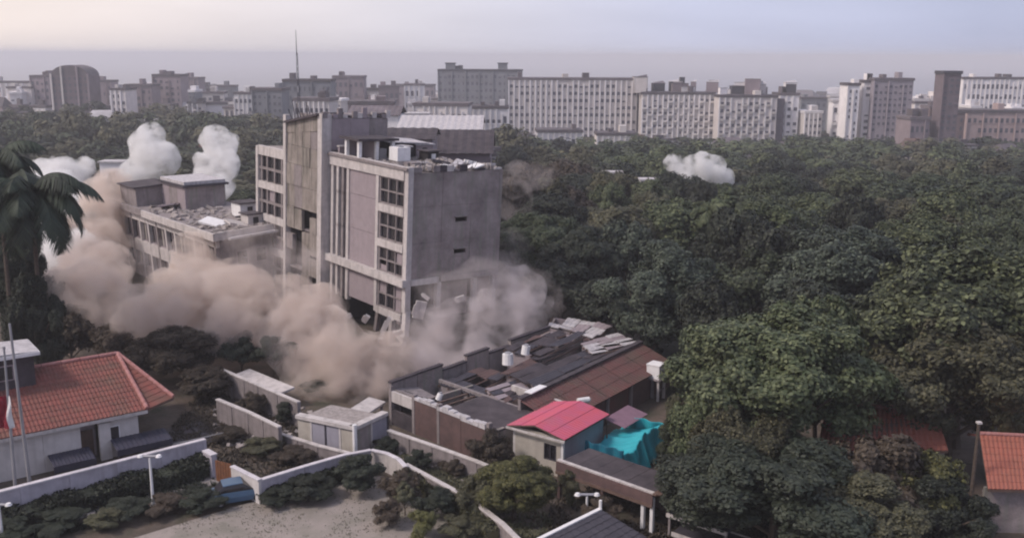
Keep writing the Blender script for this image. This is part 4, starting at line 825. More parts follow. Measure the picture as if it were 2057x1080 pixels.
# ------------------------------------------------------------------ orange roofed houses at the lower right
def tiled(name, lab, pix, z, zr, m, wallm, ribs=18):
    P0, P1, P2, P3 = G(*pix[0], z), G(*pix[1], z), G(*pix[2], zr), G(*pix[3], zr); o_ = Vector((P0.x, P0.y, 0)); t = thing(name, lab, 'house', o_)
    b_, q = ribbed(P0 - o_, P1 - o_, P2 - o_, P3 - o_, ribs, 8, .06); b_.build('roof_tiles', m, t, 'stuff'); MB().slab([p - o_ - Vector((0, 0, .03)) for p in (P0, P1, P2, P3)], .14).build('roof_board', brown_w, t)
    bk = [P3 - o_, P2 - o_, (P2 - o_) * 2 - (P1 - o_), (P3 - o_) * 2 - (P0 - o_)]; bk[2].z = bk[3].z = z; MB().slab(bk, .15).build('rear_roof', m, t)
    d = P1 - P0; an = math.atan2(d.y, d.x); M4 = Matrix.Rotation(an, 4, 'Z'); n = max(1, int(d.length / 2.5))
    for k in range(n): MB().box(k * d.length / n + .02, (k + 1) * d.length / n - .02, .5, .7, 0, z - .1, M4).build('wall_panel', wallm, t)
    for k in range(14): MB().bar((P3 - o_).lerp(P2 - o_, k / 14) + Vector((0, 0, .08)), (P3 - o_).lerp(P2 - o_, (k + .96) / 14) + Vector((0, 0, .11)), .15, .12, 8).build('ridge_tile', tile_rdg, t)
    return t
tiled('orange_roof_house', 'house with orange clay tile roof at the right edge behind the trees', [(1985, 982), (2140, 985), (2130, 880), (1968, 872)], 3.2, 5.0, tile_org, concrete_g)
tiled('overgrown_house', 'reddish tiled house roof mostly hidden behind the big round tree', [(1640, 905), (1905, 905), (1880, 822), (1660, 815)], 3.4, 5.2, tile_org, house_w, 24)
u_ = P(1958, 930, 60); t = thing('utility_pole', 'dark wooden utility pole standing between the overgrown house and orange roof', 'utility pole', (u_.x, 60, 0)); zt = P(1958, 850, 60).z
MB().bar((0, 0, 0), (0, 0, zt), .14, .11, 8).build('shaft', bark, t); box('cap', (-.15, .15, -.15, .15, zt, zt + .12), concrete_p, t)
# rows of pale and dark stepped low roofs right of the shelter posts
for (u, v, lab, mm) in ((1340, 1030, 'pale edged dark flat roof right of the white posts', navy), (1350, 1068, 'second dark flat roof at the bottom edge right of the white posts', metal_d)):
    a_ = G(u, v, 1.6 if v < 1050 else 1.0); t = thing('flat_roof_lean_to', lab, 'roof', (a_.x, a_.y, 0), R(-38)); z = a_.z
    box('roof_deck', (0, 4.2, 0, 2.2, z - .15, z), mm, t); box('edge_trim', (0, 4.2, -.12, -.01, z - .2, z + .05), concrete_p, t); box('edge_trim', (0, 4.2, 2.21, 2.33, z - .2, z + .05), concrete_p, t)
    for x in (.1, 4.0): box('post', (x, x + .14, .0, .14, 0, z - .16), concrete, t)

# rough grass and low weeds over the earth and the yard
def tufts(name, poly, n, m, smin, smax, seed):
    r = random.Random(seed); us = [p[0] for p in poly]; vs = [p[1] for p in poly]; P0 = []; k = 0
    while k < n:
        u, v = r.uniform(min(us), max(us)), r.uniform(min(vs), max(vs)); ins = False
        for i in range(len(poly)):
            (x1, y1), (x2, y2) = poly[i], poly[i - 1]
            if (y1 > v) != (y2 > v) and u < (x2 - x1) * (v - y1) / (y2 - y1) + x1: ins = not ins
        if ins:
            k += 1; g = G(u, v, 0)
            if noise.noise(Vector((g.x * .35, g.y * .35, seed))) > -.1 or r.random() < .15: P0.append((g, r.uniform(smin, smax), r.uniform(0, 6.28)))
    V = []; F = []
    for g, s, a in P0:
        for j in range(4):
            t_ = a + j * 1.6; n0 = len(V); dx, dy = math.cos(t_) * s, math.sin(t_) * s
            V += [(g.x - dy * .3, g.y + dx * .3, 0), (g.x + dy * .3, g.y - dx * .3, 0), (g.x + dx * .9 + dy * .12, g.y + dy * .9 - dx * .12, s * .9), (g.x + dx * .9 - dy * .12, g.y + dy * .9 + dx * .12, s * .9)]; F.append((n0, n0 + 1, n0 + 2, n0 + 3))
    return put(name, arrmesh(name, np.array(V), np.array(F), m), None, 'stuff')
# ------------------------------------------------------------------ trees
def crown_arrays(seed, n_lobes, n_leaf, leaf, zc=.62, zh=.38, low=-.35, lr=(.26, .42), spread=.62, core=True, sub=0, slr=(.08, .15)):
    r = np.random.default_rng(seed)
    th = r.uniform(0, 2 * np.pi, n_lobes) ; cz = r.uniform(low, 1, n_lobes)
    rad = np.sqrt(np.clip(1 - cz ** 2, 0, 1)) * spread * r.uniform(.75, 1.2, n_lobes)
    C = np.stack([rad * np.cos(th), rad * np.sin(th), cz * spread * r.uniform(.8, 1.15, n_lobes)], 1)
    LR_ = r.uniform(lr[0], lr[1], n_lobes)
    C = np.vstack([C, [[0, 0, 0]]]); LR_ = np.append(LR_, .5)
    MC, ML = C, LR_
    if sub:                                        # twig masses standing proud of the main boughs, with dark gaps between
        ds = r.normal(size=(len(C) * sub, 3)); ds /= np.linalg.norm(ds, axis=1)[:, None]; ds[:, 2] = np.where(ds[:, 2] < -.2, -ds[:, 2], ds[:, 2])
        pi_ = np.repeat(np.arange(len(C)), sub); C2 = C[pi_] + ds * (LR_[pi_] * r.uniform(.85, 1.12, len(pi_)))[:, None]
        ok = np.ones(len(C2), bool)
        for k in range(len(C)): ok &= ~((np.linalg.norm(C2 - C[k], axis=1) < LR_[k] * .8) & (pi_ != k))
        C = np.vstack([C2[ok], MC]); LR_ = np.append(r.uniform(slr[0], slr[1], ok.sum()), ML * .92)
    w = LR_ ** 2; idx = r.choice(len(C), n_leaf, p=w / w.sum())
    d = r.normal(size=(n_leaf, 3)); d /= np.linalg.norm(d, axis=1)[:, None]
    flip = (d[:, 2] < -.3) & (r.random(n_leaf) < .6); d[flip, 2] *= -1
    # small twig clusters on each lobe
    bump = 1 + .16 * np.sin(d[:, 0] * 9 + idx * 1.7) * np.sin(d[:, 1] * 8 + idx) + .10 * np.sin(d[:, 2] * 15 + idx * 2.3)
    rr = LR_[idx] * bump * r.uniform(.80, 1.10, n_leaf)
    p = C[idx] + d * rr[:, None]
    keep = np.ones(n_leaf, bool)
    for k in range(0 if sub else len(C)):                      # drop leaves buried deep in another lobe
        keep &= ~((np.linalg.norm(p - C[k], axis=1) < LR_[k] * .70) & (idx != k))
    p, d = p[keep], d[keep]; n = len(p)
    nrm = d * 1.0 + (p / np.maximum(np.linalg.norm(p, axis=1), .2)[:, None]) * .5 + r.normal(size=(n, 3)) * .36 + np.array([0, 0, .3]); nrm /= np.linalg.norm(nrm, axis=1)[:, None]
    a = np.cross(nrm, r.normal(size=(n, 3))); a /= np.linalg.norm(a, axis=1)[:, None]; b = np.cross(nrm, a)
    s = (leaf * r.uniform(.6, 1.35, n))[:, None]
    q = np.stack([p + a * s, p + b * s * .6 + nrm * s * .12, p - a * s, p - b * s * .6 + nrm * s * .12], 1).reshape(-1, 3)
    F = np.arange(4 * n).reshape(n, 4)
    if core:                                       # low-poly leafy heart so that no sky shows through the middle
        cv, cf = [], []; C, LR_ = MC, ML * (.85 if n_lobes == 16 else 1)
        for k in range(len(C)):
            m_, k8 = 7, 5
            for i in range(k8 + 1):
                for j in range(m_):
                    ph_, t_ = math.pi * i / k8, 2 * math.pi * j / m_ + i * .4; q_ = LR_[k] * (.66 + .1 * math.sin(j * 5 + k + i * 3))
                    cv.append((C[k][0] + q_ * math.sin(ph_) * math.cos(t_), C[k][1] + q_ * math.sin(ph_) * math.sin(t_), C[k][2] + q_ * math.cos(ph_)))
            o0 = len(q) + k * (k8 + 1) * m_
            for i in range(k8):
                for j in range(m_): cf.append((o0 + i * m_ + j, o0 + i * m_ + (j + 1) % m_, o0 + (i + 1) * m_ + (j + 1) % m_, o0 + (i + 1) * m_ + j))
        q = np.vstack([q, np.array(cv)]); F = np.vstack([F, np.array(cf)])
    q = q.copy(); q[:, 2] = q[:, 2] * zh + zc
    return q, F
def trunk_mesh(seed):
    r = random.Random(seed); b = MB(); pts = [Vector((0, 0, -.03))]
    for k in range(4): pts.append(pts[-1] + Vector((r.uniform(-.03, .03), r.uniform(-.03, .03), .12)))
    rad = [.052, .040, .034, .030, .024]
    for k in range(4): b.bar(pts[k], pts[k + 1], rad[k], rad[k + 1], 7)
    for k in range(6):
        a = k * 1.05 + r.uniform(-.3, .3); s = pts[2 + k % 3]; m_ = s + Vector((math.cos(a) * .22, math.sin(a) * .22, .14)); e_ = m_ + Vector((math.cos(a + .3) * .25, math.sin(a + .3) * .25, .18))
        b.bar(s, m_, .020, .014, 5); b.bar(m_, e_, .014, .005, 5)
    o = b.build('trunk', bark); me = o.data; bpy.data.objects.remove(o); return me
TRUNKS = [trunk_mesh(i) for i in range(4)]
CR = {}
def crownmesh(kind, leafm, var):
    key = (kind, leafm.name, var)
    if key not in CR:
        sd_ = var * 31 + {'near': 1, 'mid': 2, 'far': 3, 'shrub': 4, 'loose': 5, 'umbrella': 6}[kind]
        a = {'near': dict(n_lobes=32, n_leaf=56000, low=-.8, zc=.56, zh=.44, leaf=.024, lr=(.18, .30), spread=.70, sub=16, slr=(.055, .11)), 'mid': dict(n_lobes=20, n_leaf=16000, low=-.8, zc=.56, zh=.44, leaf=.040, lr=(.20, .34), spread=.66, sub=12, slr=(.09, .15)),
             'far': dict(n_lobes=12, n_leaf=4600, low=-.5, zc=.56, zh=.44, leaf=.065, lr=(.24, .38), sub=9, slr=(.12, .2)), 'shrub': dict(n_lobes=16, n_leaf=18000, leaf=.036, zc=.5, zh=.5, low=-.8, lr=(.2, .34), spread=.74, sub=9, slr=(.08, .17)),
             'loose': dict(n_lobes=20, n_leaf=9000, leaf=.05, lr=(.16, .28), spread=.78), 'umbrella': dict(n_lobes=16, n_leaf=4500, leaf=.055, zc=.86, zh=.14, low=0)}[kind]
        q, F = crown_arrays(sd_, **a); CR[key] = arrmesh('crown', q, F, leafm)
    return CR[key]
def tree(name, label, cat, loc, Rr, H, kind, leafm, var=0, grp=None, trunk=True):
    t = thing(name, label, cat, loc, random.uniform(0, 6.28), grp)
    c = put('crown' if cat == 'tree' else 'foliage', crownmesh(kind, leafm, var), t); c.scale = (Rr, Rr * random.uniform(.92, 1.08), H)
    if trunk:
        k = put('trunk' if cat == 'tree' else 'stem', TRUNKS[var % 4], t); ks = min(H * .85, Rr * 1.25); k.scale = (ks, ks, H * .9)
        if not k.data.materials: k.data.materials.append(bark)
    return t
def tree_px(name, label, u, vtop, wpx, Y, kind, leafm, var=0, cat='tree', hfac=1.0, grp=None, base=None):
    p = P(u, vtop, Y); zb = terrain(p.x, Y) if base is None else base; Rr = wpx / 2 * (p - Vector((0, 0, CAMZ))).length / FPX / 1.0
    return tree(name, label, cat, (p.x, Y, zb), Rr * .98, (p.z - zb) / 1.0, kind, leafm, var, grp)
# named big trees on the right
big = [
 ('big round mid green tree at the lower right, in front of the forest', 1562, 612, 450, 66, 'near', leaf_b, 0),
 ('huge light green tree at the right edge above the orange roof', 1960, 478, 460, 74, 'near', leaf_b, 1),
 ('dark dome shaped tree right behind the ruins', 1322, 484, 275, 96, 'near', leaf_g, 2),
 ('wide dark tree between the dome shaped tree and the light green one', 1690, 452, 330, 96, 'near', leaf_g, 3),
 ('upright leafy crown peeping out on top of the big round tree', 1655, 588, 200, 72, 'mid', leaf_b, 1),
 ('olive tree at the right below the huge light green tree', 1930, 600, 360, 69, 'near', leaf_c, 1),
 ('dark reddish undergrowth tree at the bottom right', 1560, 880, 420, 56, 'near', leaf_d, 0),
 ('brownish tree in front of the overgrown tiled roof', 1740, 940, 300, 54.5, 'near', leaf_c, 2),
 ('blackish tree low down beside the right end of the shelter', 1440, 905, 260, 58, 'near', leaf_d, 1),
 ('yellow green tree left of the utility pole', 1870, 905, 150, 57, 'mid', leaf_y, 0),
 ('dark tree in the hollow above the big round tree', 1430, 560, 150, 88, 'mid', leaf_d, 0),
 ('dark green tree behind the raised tank', 1440, 650, 210, 82, 'mid', leaf_a, 1),
 ('tall dark tree right beside the leaning block', 1075, 420, 200, 120, 'near', leaf_a, 1),
 ('second tall dark tree right of the leaning block', 1165, 452, 190, 114, 'near', leaf_d, 2),
 ('small round dark tree behind the dome shaped tree', 1262, 440, 150, 118, 'mid', leaf_g, 0),
 ('feathery pale green tree in the middle of the forest', 1440, 385, 130, 135, 'loose', leaf_b, 0),
 ('mid green tree left of the feathery pale one', 1350, 400, 190, 132, 'mid', leaf_b, 2),
 ('broad tree between the feathery one and the wide dark one', 1540, 405, 230, 126, 'near', leaf_b, 2),
 ('loose grey green tree in front of the wide dark tree', 1520, 500, 170, 100, 'loose', leaf_a, 1),
 ('dark tree filling the gap under the wide dark tree', 1640, 560, 220, 86, 'mid', leaf_d, 1),
 ('bushy green tree behind the huge light green tree', 1880, 430, 260, 100, 'near', leaf_b, 3),
 ('dark leafy tree at the right edge of the forest', 2030, 415, 220, 108, 'near', leaf_a, 0),
 ('dark undergrowth tree beneath the leaning block side', 1130, 520, 160, 108, 'mid', leaf_d, 0),
 ('dark tree low behind the pale back roof of the ruins', 1240, 560, 180, 102, 'mid', leaf_d, 2),
 ('olive tree filling under the big round tree', 1500, 800, 240, 60, 'near', leaf_c, 0),
 ('dark green tree at the right edge below the huge one', 2040, 690, 180, 69, 'mid', leaf_c, 1),
 ('shaded tree left of the big round tree trunk', 1415, 790, 150, 64, 'mid', leaf_b, 1),
 ('reddish leafy tree whose branches cover the overgrown roof', 1760, 868, 200, 57.0, 'loose', leaf_r, 0),
 ('reddish brown tree right of the leaning block roof', 1035, 345, 110, 150, 'mid', leaf_r, 2),
 ('brown tinged tree beside the reddish brown one, right of the block', 1100, 352, 110, 152, 'mid', leaf_c, 1),
 ('round green tree in front of the small white forest roof', 1225, 364, 90, 165, 'mid', leaf_b, 0),
 ('round green tree at the left foot of the white dust puff', 1305, 384, 80, 160, 'mid', leaf_a, 1),
 ('dark round tree right under the white dust puff', 1415, 362, 85, 165, 'mid', leaf_d, 2),
 ('dark dome crown in the middle forest right of the puff', 1560, 345, 130, 185, 'mid', leaf_a, 0),
 ('broad pale dome crown below the grid tower', 1730, 335, 170, 190, 'mid', leaf_b, 1),
 ('big dark dome crown right of centre in the forest', 1830, 370, 190, 150, 'mid', leaf_a, 2),
 ('broad dark dome crown behind the huge light tree', 1990, 350, 180, 160, 'mid', leaf_a, 1),
 ('mid green dome crown left of the dark one', 1650, 390, 150, 145, 'mid', leaf_b, 0),
 ('blackish tree at the bottom right corner', 1900, 960, 220, 55, 'near', leaf_d, 2),
]
occupied = []
for lab, u, v, w, Y, kd, lm, vr in big:
    t = tree_px('broadleaf_tree', lab, u, v, w, Y, kd, lm, vr, grp='big trees on the right'); occupied.append((t.location.x, t.location.y, w / 2 * Y / FPX))
left = [
 ('dark reddish brown tree between the red tile roof and the dust', 360, 655, 175, 88, 'near', leaf_r, 0),
 ('low dark brown tree at the street corner', 410, 735, 110, 84, 'mid', leaf_r, 1),
 ('dark spiky tree behind the far street wall, left one', 482, 668, 90, 90, 'loose', leaf_d, 0),
 ('dark spiky tree behind the far street wall, right one', 548, 672, 90, 89, 'loose', leaf_d, 1),
 ('blackish tree behind the red tile roof ridge', 135, 615, 120, 92, 'mid', leaf_r, 0),
 ('dark bushy tree right of the roof ridge', 215, 655, 110, 90, 'mid', leaf_r, 2),
 ('low dark tree behind the house hip', 285, 690, 100, 87, 'mid', leaf_r, 1),
 ('tall dark green tree at the left edge under the palm', 30, 470, 130, 93, 'near', leaf_d, 1),
 ('dark leafy tree hiding the foot of the tall palm', 62, 545, 120, 83, 'near', leaf_d, 2),
 ('dark green tree reaching up to the palm at the left edge', 5, 300, 110, 100, 'near', leaf_a, 3),
 ('small dark tree half lost in dust at the foot of the street', 632, 765, 60, 86, 'mid', leaf_d, 0),
]
for lab, u, v, w, Y, kd, lm, vr in left: tree_px('broadleaf_tree', lab, u, v, w, Y, kd, lm, vr, grp='dark trees on the left')
# shrubs and hedges
shr = [
 ('big yellow green bush at the lower centre', 1035, 915, 190, 61, 'near', leaf_y, 2), ('olive bush left of the big yellow green bush', 960, 960, 100, 61, 'shrub', leaf_c, 0),
 ('dark round hedge in the bend of the curved wall', 715, 912, 130, 65.5, 'shrub', leaf_d, 1), ('low dark hedge running left from the round hedge', 625, 958, 110, 64, 'shrub', leaf_d, 2),
 ('low dark hedge nearest the cream wall', 560, 985, 90, 63, 'shrub', leaf_d, 0), ('dark shrub right of the round hedge', 800, 945, 100, 63, 'shrub', leaf_r, 1),
 ('dark shrub on the right rim of the yard', 870, 985, 100, 61, 'shrub', leaf_d, 1), ('reddish shrub before the yard rim', 780, 1005, 70, 60, 'shrub', leaf_r, 2),
 ('yellowish plant at the bottom of the yard', 850, 1030, 90, 58, 'shrub', leaf_y, 1), ('dark shrub at the bottom centre', 925, 1040, 90, 58.5, 'shrub', leaf_c, 2),
 ('blackish shrub row at the bottom left, first', 250, 1010, 110, 61, 'shrub', leaf_d, 0), ('blackish shrub row at the bottom left, second', 330, 1003, 110, 61.5, 'shrub', leaf_r, 1),
 ('blackish shrub row at the bottom left, third', 405, 985, 100, 62.5, 'shrub', leaf_d, 2), ('dark shrub at the bottom left corner', 120, 1050, 150, 59, 'shrub', leaf_d, 1),
 ('navy dark shrub low at the left bottom', 30, 1075, 110, 58, 'shrub', leaf_d, 0), ('pale olive shrub at the bottom left', 215, 1045, 80, 59.5, 'shrub', leaf_c, 0),
 ('dark shrub beside the ruined front rooms', 775, 880, 60, 72, 'shrub', leaf_d, 0), ('rusty shrub at the left wall of the red roof hut', 985, 870, 90, 68, 'shrub', leaf_r, 2),
 ('rusty shrub under the hut window', 1060, 925, 90, 65, 'shrub', leaf_r, 0), ('small dark shrub in the street corner', 575, 805, 50, 78, 'shrub', leaf_d, 1),
 ('dark shrub among the broken street bays', 505, 790, 60, 80, 'shrub', leaf_r, 0), ('brown shrub on the earth bank below the street walls', 460, 870, 80, 74, 'shrub', leaf_r, 1),
 ('brown shrub in the middle of the earth bank', 530, 880, 90, 72, 'shrub', leaf_c, 2), ('dark shrub at the foot of the earth bank', 590, 900, 90, 70, 'shrub', leaf_r, 2),
 ('dark bush beside the raised tank', 1362, 790, 60, 73, 'shrub', leaf_c, 1), ('dark green bush by the tarpaulin shelter', 1365, 830, 90, 68, 'shrub', leaf_a, 2),
 ('brown shrub right of the front rooms', 905, 925, 70, 68, 'shrub', leaf_r, 1), ('dark shrub below the coped street wall', 840, 905, 60, 69, 'shrub', leaf_d, 2),
 ('light agave like shrub on the yard edge', 812, 968, 50, 61.5, 'loose', leaf_c, 0), ('dark shrub before the open shelter', 1210, 1000, 90, 59, 'shrub', leaf_r, 2),
 ('grassy olive bush at the street end', 1150, 945, 60, 63, 'shrub', leaf_c, 1), ('dark bush at the far corner of the ruins', 1300, 680, 60, 93, 'shrub', leaf_d, 0),
]
for lab, u, v, w, Y, kd, lm, vr in shr:
    p = P(u, v, Y); H = max(1.15, p.z); tree('shrub', lab, 'shrub', (p.x, Y, 0), w / 2 * Y / FPX, H, kd, lm, vr, 'shrubs near the camera', trunk=True)
def hedge(lab, pts, h, wd, lm, seed):
    # a clipped hedge: leaves spread through a long low body with an uneven top
    r = np.random.default_rng(seed); V = []; F = []; n0 = 0
    for (p, q) in zip(pts, pts[1:]):
        d = q - p; Ls = d.length; n = int(Ls * 420); t_ = r.random(n); s = r.uniform(-1, 1, n); zz = r.random(n)
        ax = np.array([d.x, d.y]) / Ls; nx_ = np.array([-ax[1], ax[0]])
        hh = h * (1 + .12 * np.sin(t_ * Ls * 1.1 + seed) + .08 * np.sin(t_ * Ls * 3.1))
        side = r.random(n) < .55; s = np.where(side, np.sign(s) * r.uniform(.85, 1.1, n), s); z = np.where(side, zz * hh, hh * r.uniform(.9, 1.08, n))
        c = np.stack([p.x + ax[0] * t_ * Ls + nx_[0] * s * wd, p.y + ax[1] * t_ * Ls + nx_[1] * s * wd, z], 1)
        a = r.normal(size=(n, 3)); a /= np.linalg.norm(a, axis=1)[:, None]; b = np.cross(a, r.normal(size=(n, 3))); b /= np.linalg.norm(b, axis=1)[:, None]; sz = r.uniform(.07, .16, n)[:, None]
        V.append(np.stack([c + a * sz, c + b * sz * .6, c - a * sz, c - b * sz * .6], 1).reshape(-1, 3)); F.append(np.arange(4 * n).reshape(n, 4) + n0); n0 += 4 * n
    t = thing('hedge', lab, 'hedge', (0, 0, 0)); put('foliage', arrmesh('foliage', np.vstack(V), np.vstack(F), lm), t)
    b = MB()
    for (p, q) in zip(pts, pts[1:]):
        d = q - p; M4 = T(p) @ Matrix.Rotation(math.atan2(d.y, d.x), 4, 'Z'); b.box(0, d.length, -wd * .85, wd * .85, 0, h * .86, M4)
    b.build('branches', lm, t); t['group'] = 'clipped hedges'; return t
hedge('long clipped blackish hedge in front of the garden wall', [G(10, 1062), G(130, 1028), G(290, 985), G(420, 948)], 1.15, .9, leaf_d, 3)
hedge('low clipped hedge along the inner side of the white bend wall', [G(540, 1010), G(640, 975), G(740, 950)], 1.0, .6, leaf_d, 5)
hedge('curving dark hedge rimming the right side of the yard', [G(800, 968), G(880, 1002), G(945, 1048), G(990, 1090)], .9, .5, leaf_c, 6)

tufts('grass', [(60, 1150), (250, 1085), (430, 1030), (560, 990), (690, 960), (770, 955), (840, 975), (900, 1010), (960, 1060), (1060, 1150)], 5000, leaf_c, .025, .07, 1)
tufts('weeds', [(420, 760), (620, 850), (740, 900), (560, 985), (430, 920), (330, 880)], 9000, leaf_r, .08, .26, 2)
tufts('weeds', [(740, 900), (800, 880), (1060, 960), (1120, 1085), (1020, 1085), (900, 990)], 7000, leaf_c, .08, .26, 3)
tufts('weeds', [(0, 1085), (0, 1020), (420, 930), (440, 985), (300, 1030), (60, 1090)], 6000, leaf_d, .06, .2, 4)
tufts('weeds', [(1090, 1080), (1120, 960), (1320, 1000), (1700, 900), (1960, 1000), (1960, 1085)], 8000, leaf_r, .08, .3, 5)
# palm on the left
def palm(lab, u, v, Y, fl, seed, nf=20, m=palm_m, grp='palms'):
    r = random.Random(seed); c = P(u, v, Y); zb = terrain(c.x, Y); H = c.z - zb
    t = thing('palm_tree', lab, 'palm', (c.x, Y, zb), 0, grp); b = MB(); n = 9
    for k in range(n): b.bar((.02 * k * k * .12, 0, H * k / n), (.02 * (k + 1) ** 2 * .12, 0, H * (k + 1) / n), .22 - .008 * k, .22 - .008 * (k + 1), 9)
    b.build('trunk', bark, t); top = Vector((.02 * n * n * .12, 0, H))
    MB().bar(top - Vector((0, 0, .2)), top + Vector((0, 0, .8)), .2, .1, 8).build('crownshaft', m, t)
    for k in range(nf):
        az = k * 2.399 + r.uniform(-.2, .2); el = R(75 - 85 * (k / nf)) + r.uniform(-.1, .1); V = []; F = []; p = top.copy(); L_ = fl * r.uniform(.85, 1.1); ns = 22; seg = L_ / ns; e_ = el
        ax = Vector((math.cos(az), math.sin(az), 0)); sd_ = Vector((-ax.y, ax.x, 0)); rach = MB()
        for i in range(ns):
            dd = ax * math.cos(e_) + Vector((0, 0, math.sin(e_))); q = p + dd * seg; rach.bar(p, q, .05 * (1 - i / ns) + .01, n=4)
            wlen = fl * .26 * math.sin(math.pi * min(1, (i + 2) / (ns + 1.5))) + .08
            for s in (-1, 1):
                for f_ in (0, .5):
                    a_ = p.lerp(q, f_); tip = a_ + (sd_ * s * .75 + dd * .55 + Vector((0, 0, -.55 - .3 * r.random()))) * wlen; w_ = dd * .055 * fl / 4
                    nn = len(V); mid = a_.lerp(tip, .5) + Vector((0, 0, .05)); V += [a_ - w_, a_ + w_, mid + w_ * 1.1, tip, mid - w_ * 1.1]; F.append((nn, nn + 1, nn + 2, nn + 3, nn + 4))
            p = q; e_ -= R(5.2 + 1.5 * r.random())
        rach.add(V, F); rach.build('frond', m, t)
    return t
palm('tall dark palm with drooping fronds at the left edge before the dust', 58, 395, 84, 6.6, 3, 30)
palm('smaller palm crown behind the tall palm at the left edge', -10, 330, 90, 5.6, 5, 24)
palm('small pale palm in the forest right of the feathery tree', 1425, 425, 122, 3.4, 8, 16, leaf_b)

# forest behind: crowns one can tell apart are trees of their own
def blocked(x, y, r):
    for (a, b, c) in occupied:
        if (x - a) ** 2 + (y - b) ** 2 < (max(r, c) * .8) ** 2: return True
    return False
ff = MB(); fy = list(range(84, 460, 12)); fx = lambda y: [(-.62 * y if y > 165 else 14) + i * ((.62 * y - (-.62 * y if y > 165 else 14)) / 30) for i in range(31)]
fv = [(x, y, terrain(x, y) + .06) for y in fy for x in fx(y)]
ff.add(fv, [(j * 31 + i, j * 31 + i + 1, (j + 1) * 31 + i + 1, (j + 1) * 31 + i) for j in range(len(fy) - 1) for i in range(30)])
structure(ff.build('forest_floor', mat('dark_forest_ground', (.035, .034, .022), c2=(.018, .018, .013), scale=.4, bump=.6)))  # dark ground sheet laid under the trees
forest = []; rr_ = random.Random(11)
def cell(y): return 9.0 + (y - 100) * .018
def in_forest(x, y):
    u = 1028.5 + x / y * FPX * 1.0
    if u < -150 or u > 2220: return False
    if y < 118: return u > 1400 and y > 100
    if y < 170: return u > 1045 or u < 60
    if y < 235: return u > 1040 or u < 470
    if y < 420: return u > 960 or u < 620 or rr_.random() < .35
    if y < 470: return u < 640 or u > 1420 or rr_.random() < .5
    return (u < 760 and rr_.random() < (.92 if y < 500 else .35)) or rr_.random() < .35
y = 102.0
while y < 1150:
    c = cell(y); xr = y * .60; x = -xr + rr_.uniform(0, c)
    while x < xr:
        xx, yy = x + rr_.uniform(-.35, .35) * c, y + rr_.uniform(-.35, .35) * c
        r = c * rr_.uniform(.42, .62)
        if in_forest(xx, yy) and not blocked(xx, yy, r * .6): forest.append((xx, yy, r, rr_.random()))
        x += c * 1.05
    y += c * .95
forest.sort(key=lambda f: f[1])
print('forest trees', len(forest))
MASS = [[] for _ in range(4)]
ADJ = {'deep_green_leaves': 'deep green', 'mid_green_leaves': 'mid green', 'olive_leaves': 'olive', 'blackish_green_leaves': 'blackish green', 'reddish_brown_leaves': 'reddish brown'}
for i, (x, y, r, q) in enumerate(forest):
    lm = (leaf_a, leaf_b, leaf_a, leaf_d, leaf_c)[int(q * 5)]
    if x < 0 and lm is leaf_b: lm = leaf_c
    uu = 1028.5 + x / y * FPX
    if 990 < uu < 1200 and y < 300 and q < .7: lm = (leaf_r, leaf_c)[int(q * 10) % 2]
    H = (6.0 + 7.5 * ((q * 7.7) % 1)) * (1.0 if y < 420 else .8) * (1.0 if x > 0 or y > 330 else .78) * (1.25 if x < 0 and 330 < y < 640 else 1.0); zb = terrain(x, y)
    if y > 160 and x > 0: H *= .88
    if i < 270:
        u = 1028.5 + x / y * FPX
        band = 'nearest' if y < 135 else 'second' if y < 165 else 'third' if y < 200 else 'middle' if y < 260 else 'far'
        pos = 'above the far left houses' if u < 250 else 'behind the left dust puffs' if u < 900 else 'just right of the leaning block' if u < 1180 else 'below the longest slab' if u < 1290 else 'around the white dust puff' if u < 1470 else 'below the third slab' if u < 1620 else 'below the grid tower' if u < 1850 else 'below the slim dark tower' if u < 1960 else 'at the right edge'
        sz = 'tall ' if H > 11 else 'broad ' if r > cell(y) * .6 else 'small ' if r < cell(y) * .52 else ''
        tree('forest_tree', f'{sz}{ADJ[lm.name]} tree in the {band} row {pos}', 'tree', (x, y, zb), r, H, 'mid' if y < 190 else 'far', lm, int(q * 997) % 3, f'{ADJ[lm.name]} forest trees')
    else: MASS[(leaf_a, leaf_b, leaf_c, leaf_d).index(lm if lm is not leaf_r else leaf_c)].append((x, y, zb, r, H, q))
for k, (lm, nm) in enumerate(((leaf_a, 'deep'), (leaf_b, 'mid'), (leaf_c, 'olive'), (leaf_d, 'black'))):
    vars_ = [crown_arrays(500 + k * 10 + j, 7, 620, .105, lr=(.28, .44), sub=6, slr=(.14, .24), zc=.56, zh=.44) for j in range(3)]; VV = []; FF = []; n0 = 0
    for (x, y, zb, r, H, q) in MASS[k]:
        V, F = vars_[int(q * 991) % 3]; a = q * 40; c_, s_ = math.cos(a), math.sin(a); M3 = np.array([[c_, -s_, 0], [s_, c_, 0], [0, 0, 1]])
        VV.append((V * [r, r, H]) @ M3.T + [x, y, zb]); FF.append(F + n0); n0 += len(V)
    if VV: put('far_woodland', arrmesh('far_woodland', np.vstack(VV), np.vstack(FF), lm), None, 'stuff')

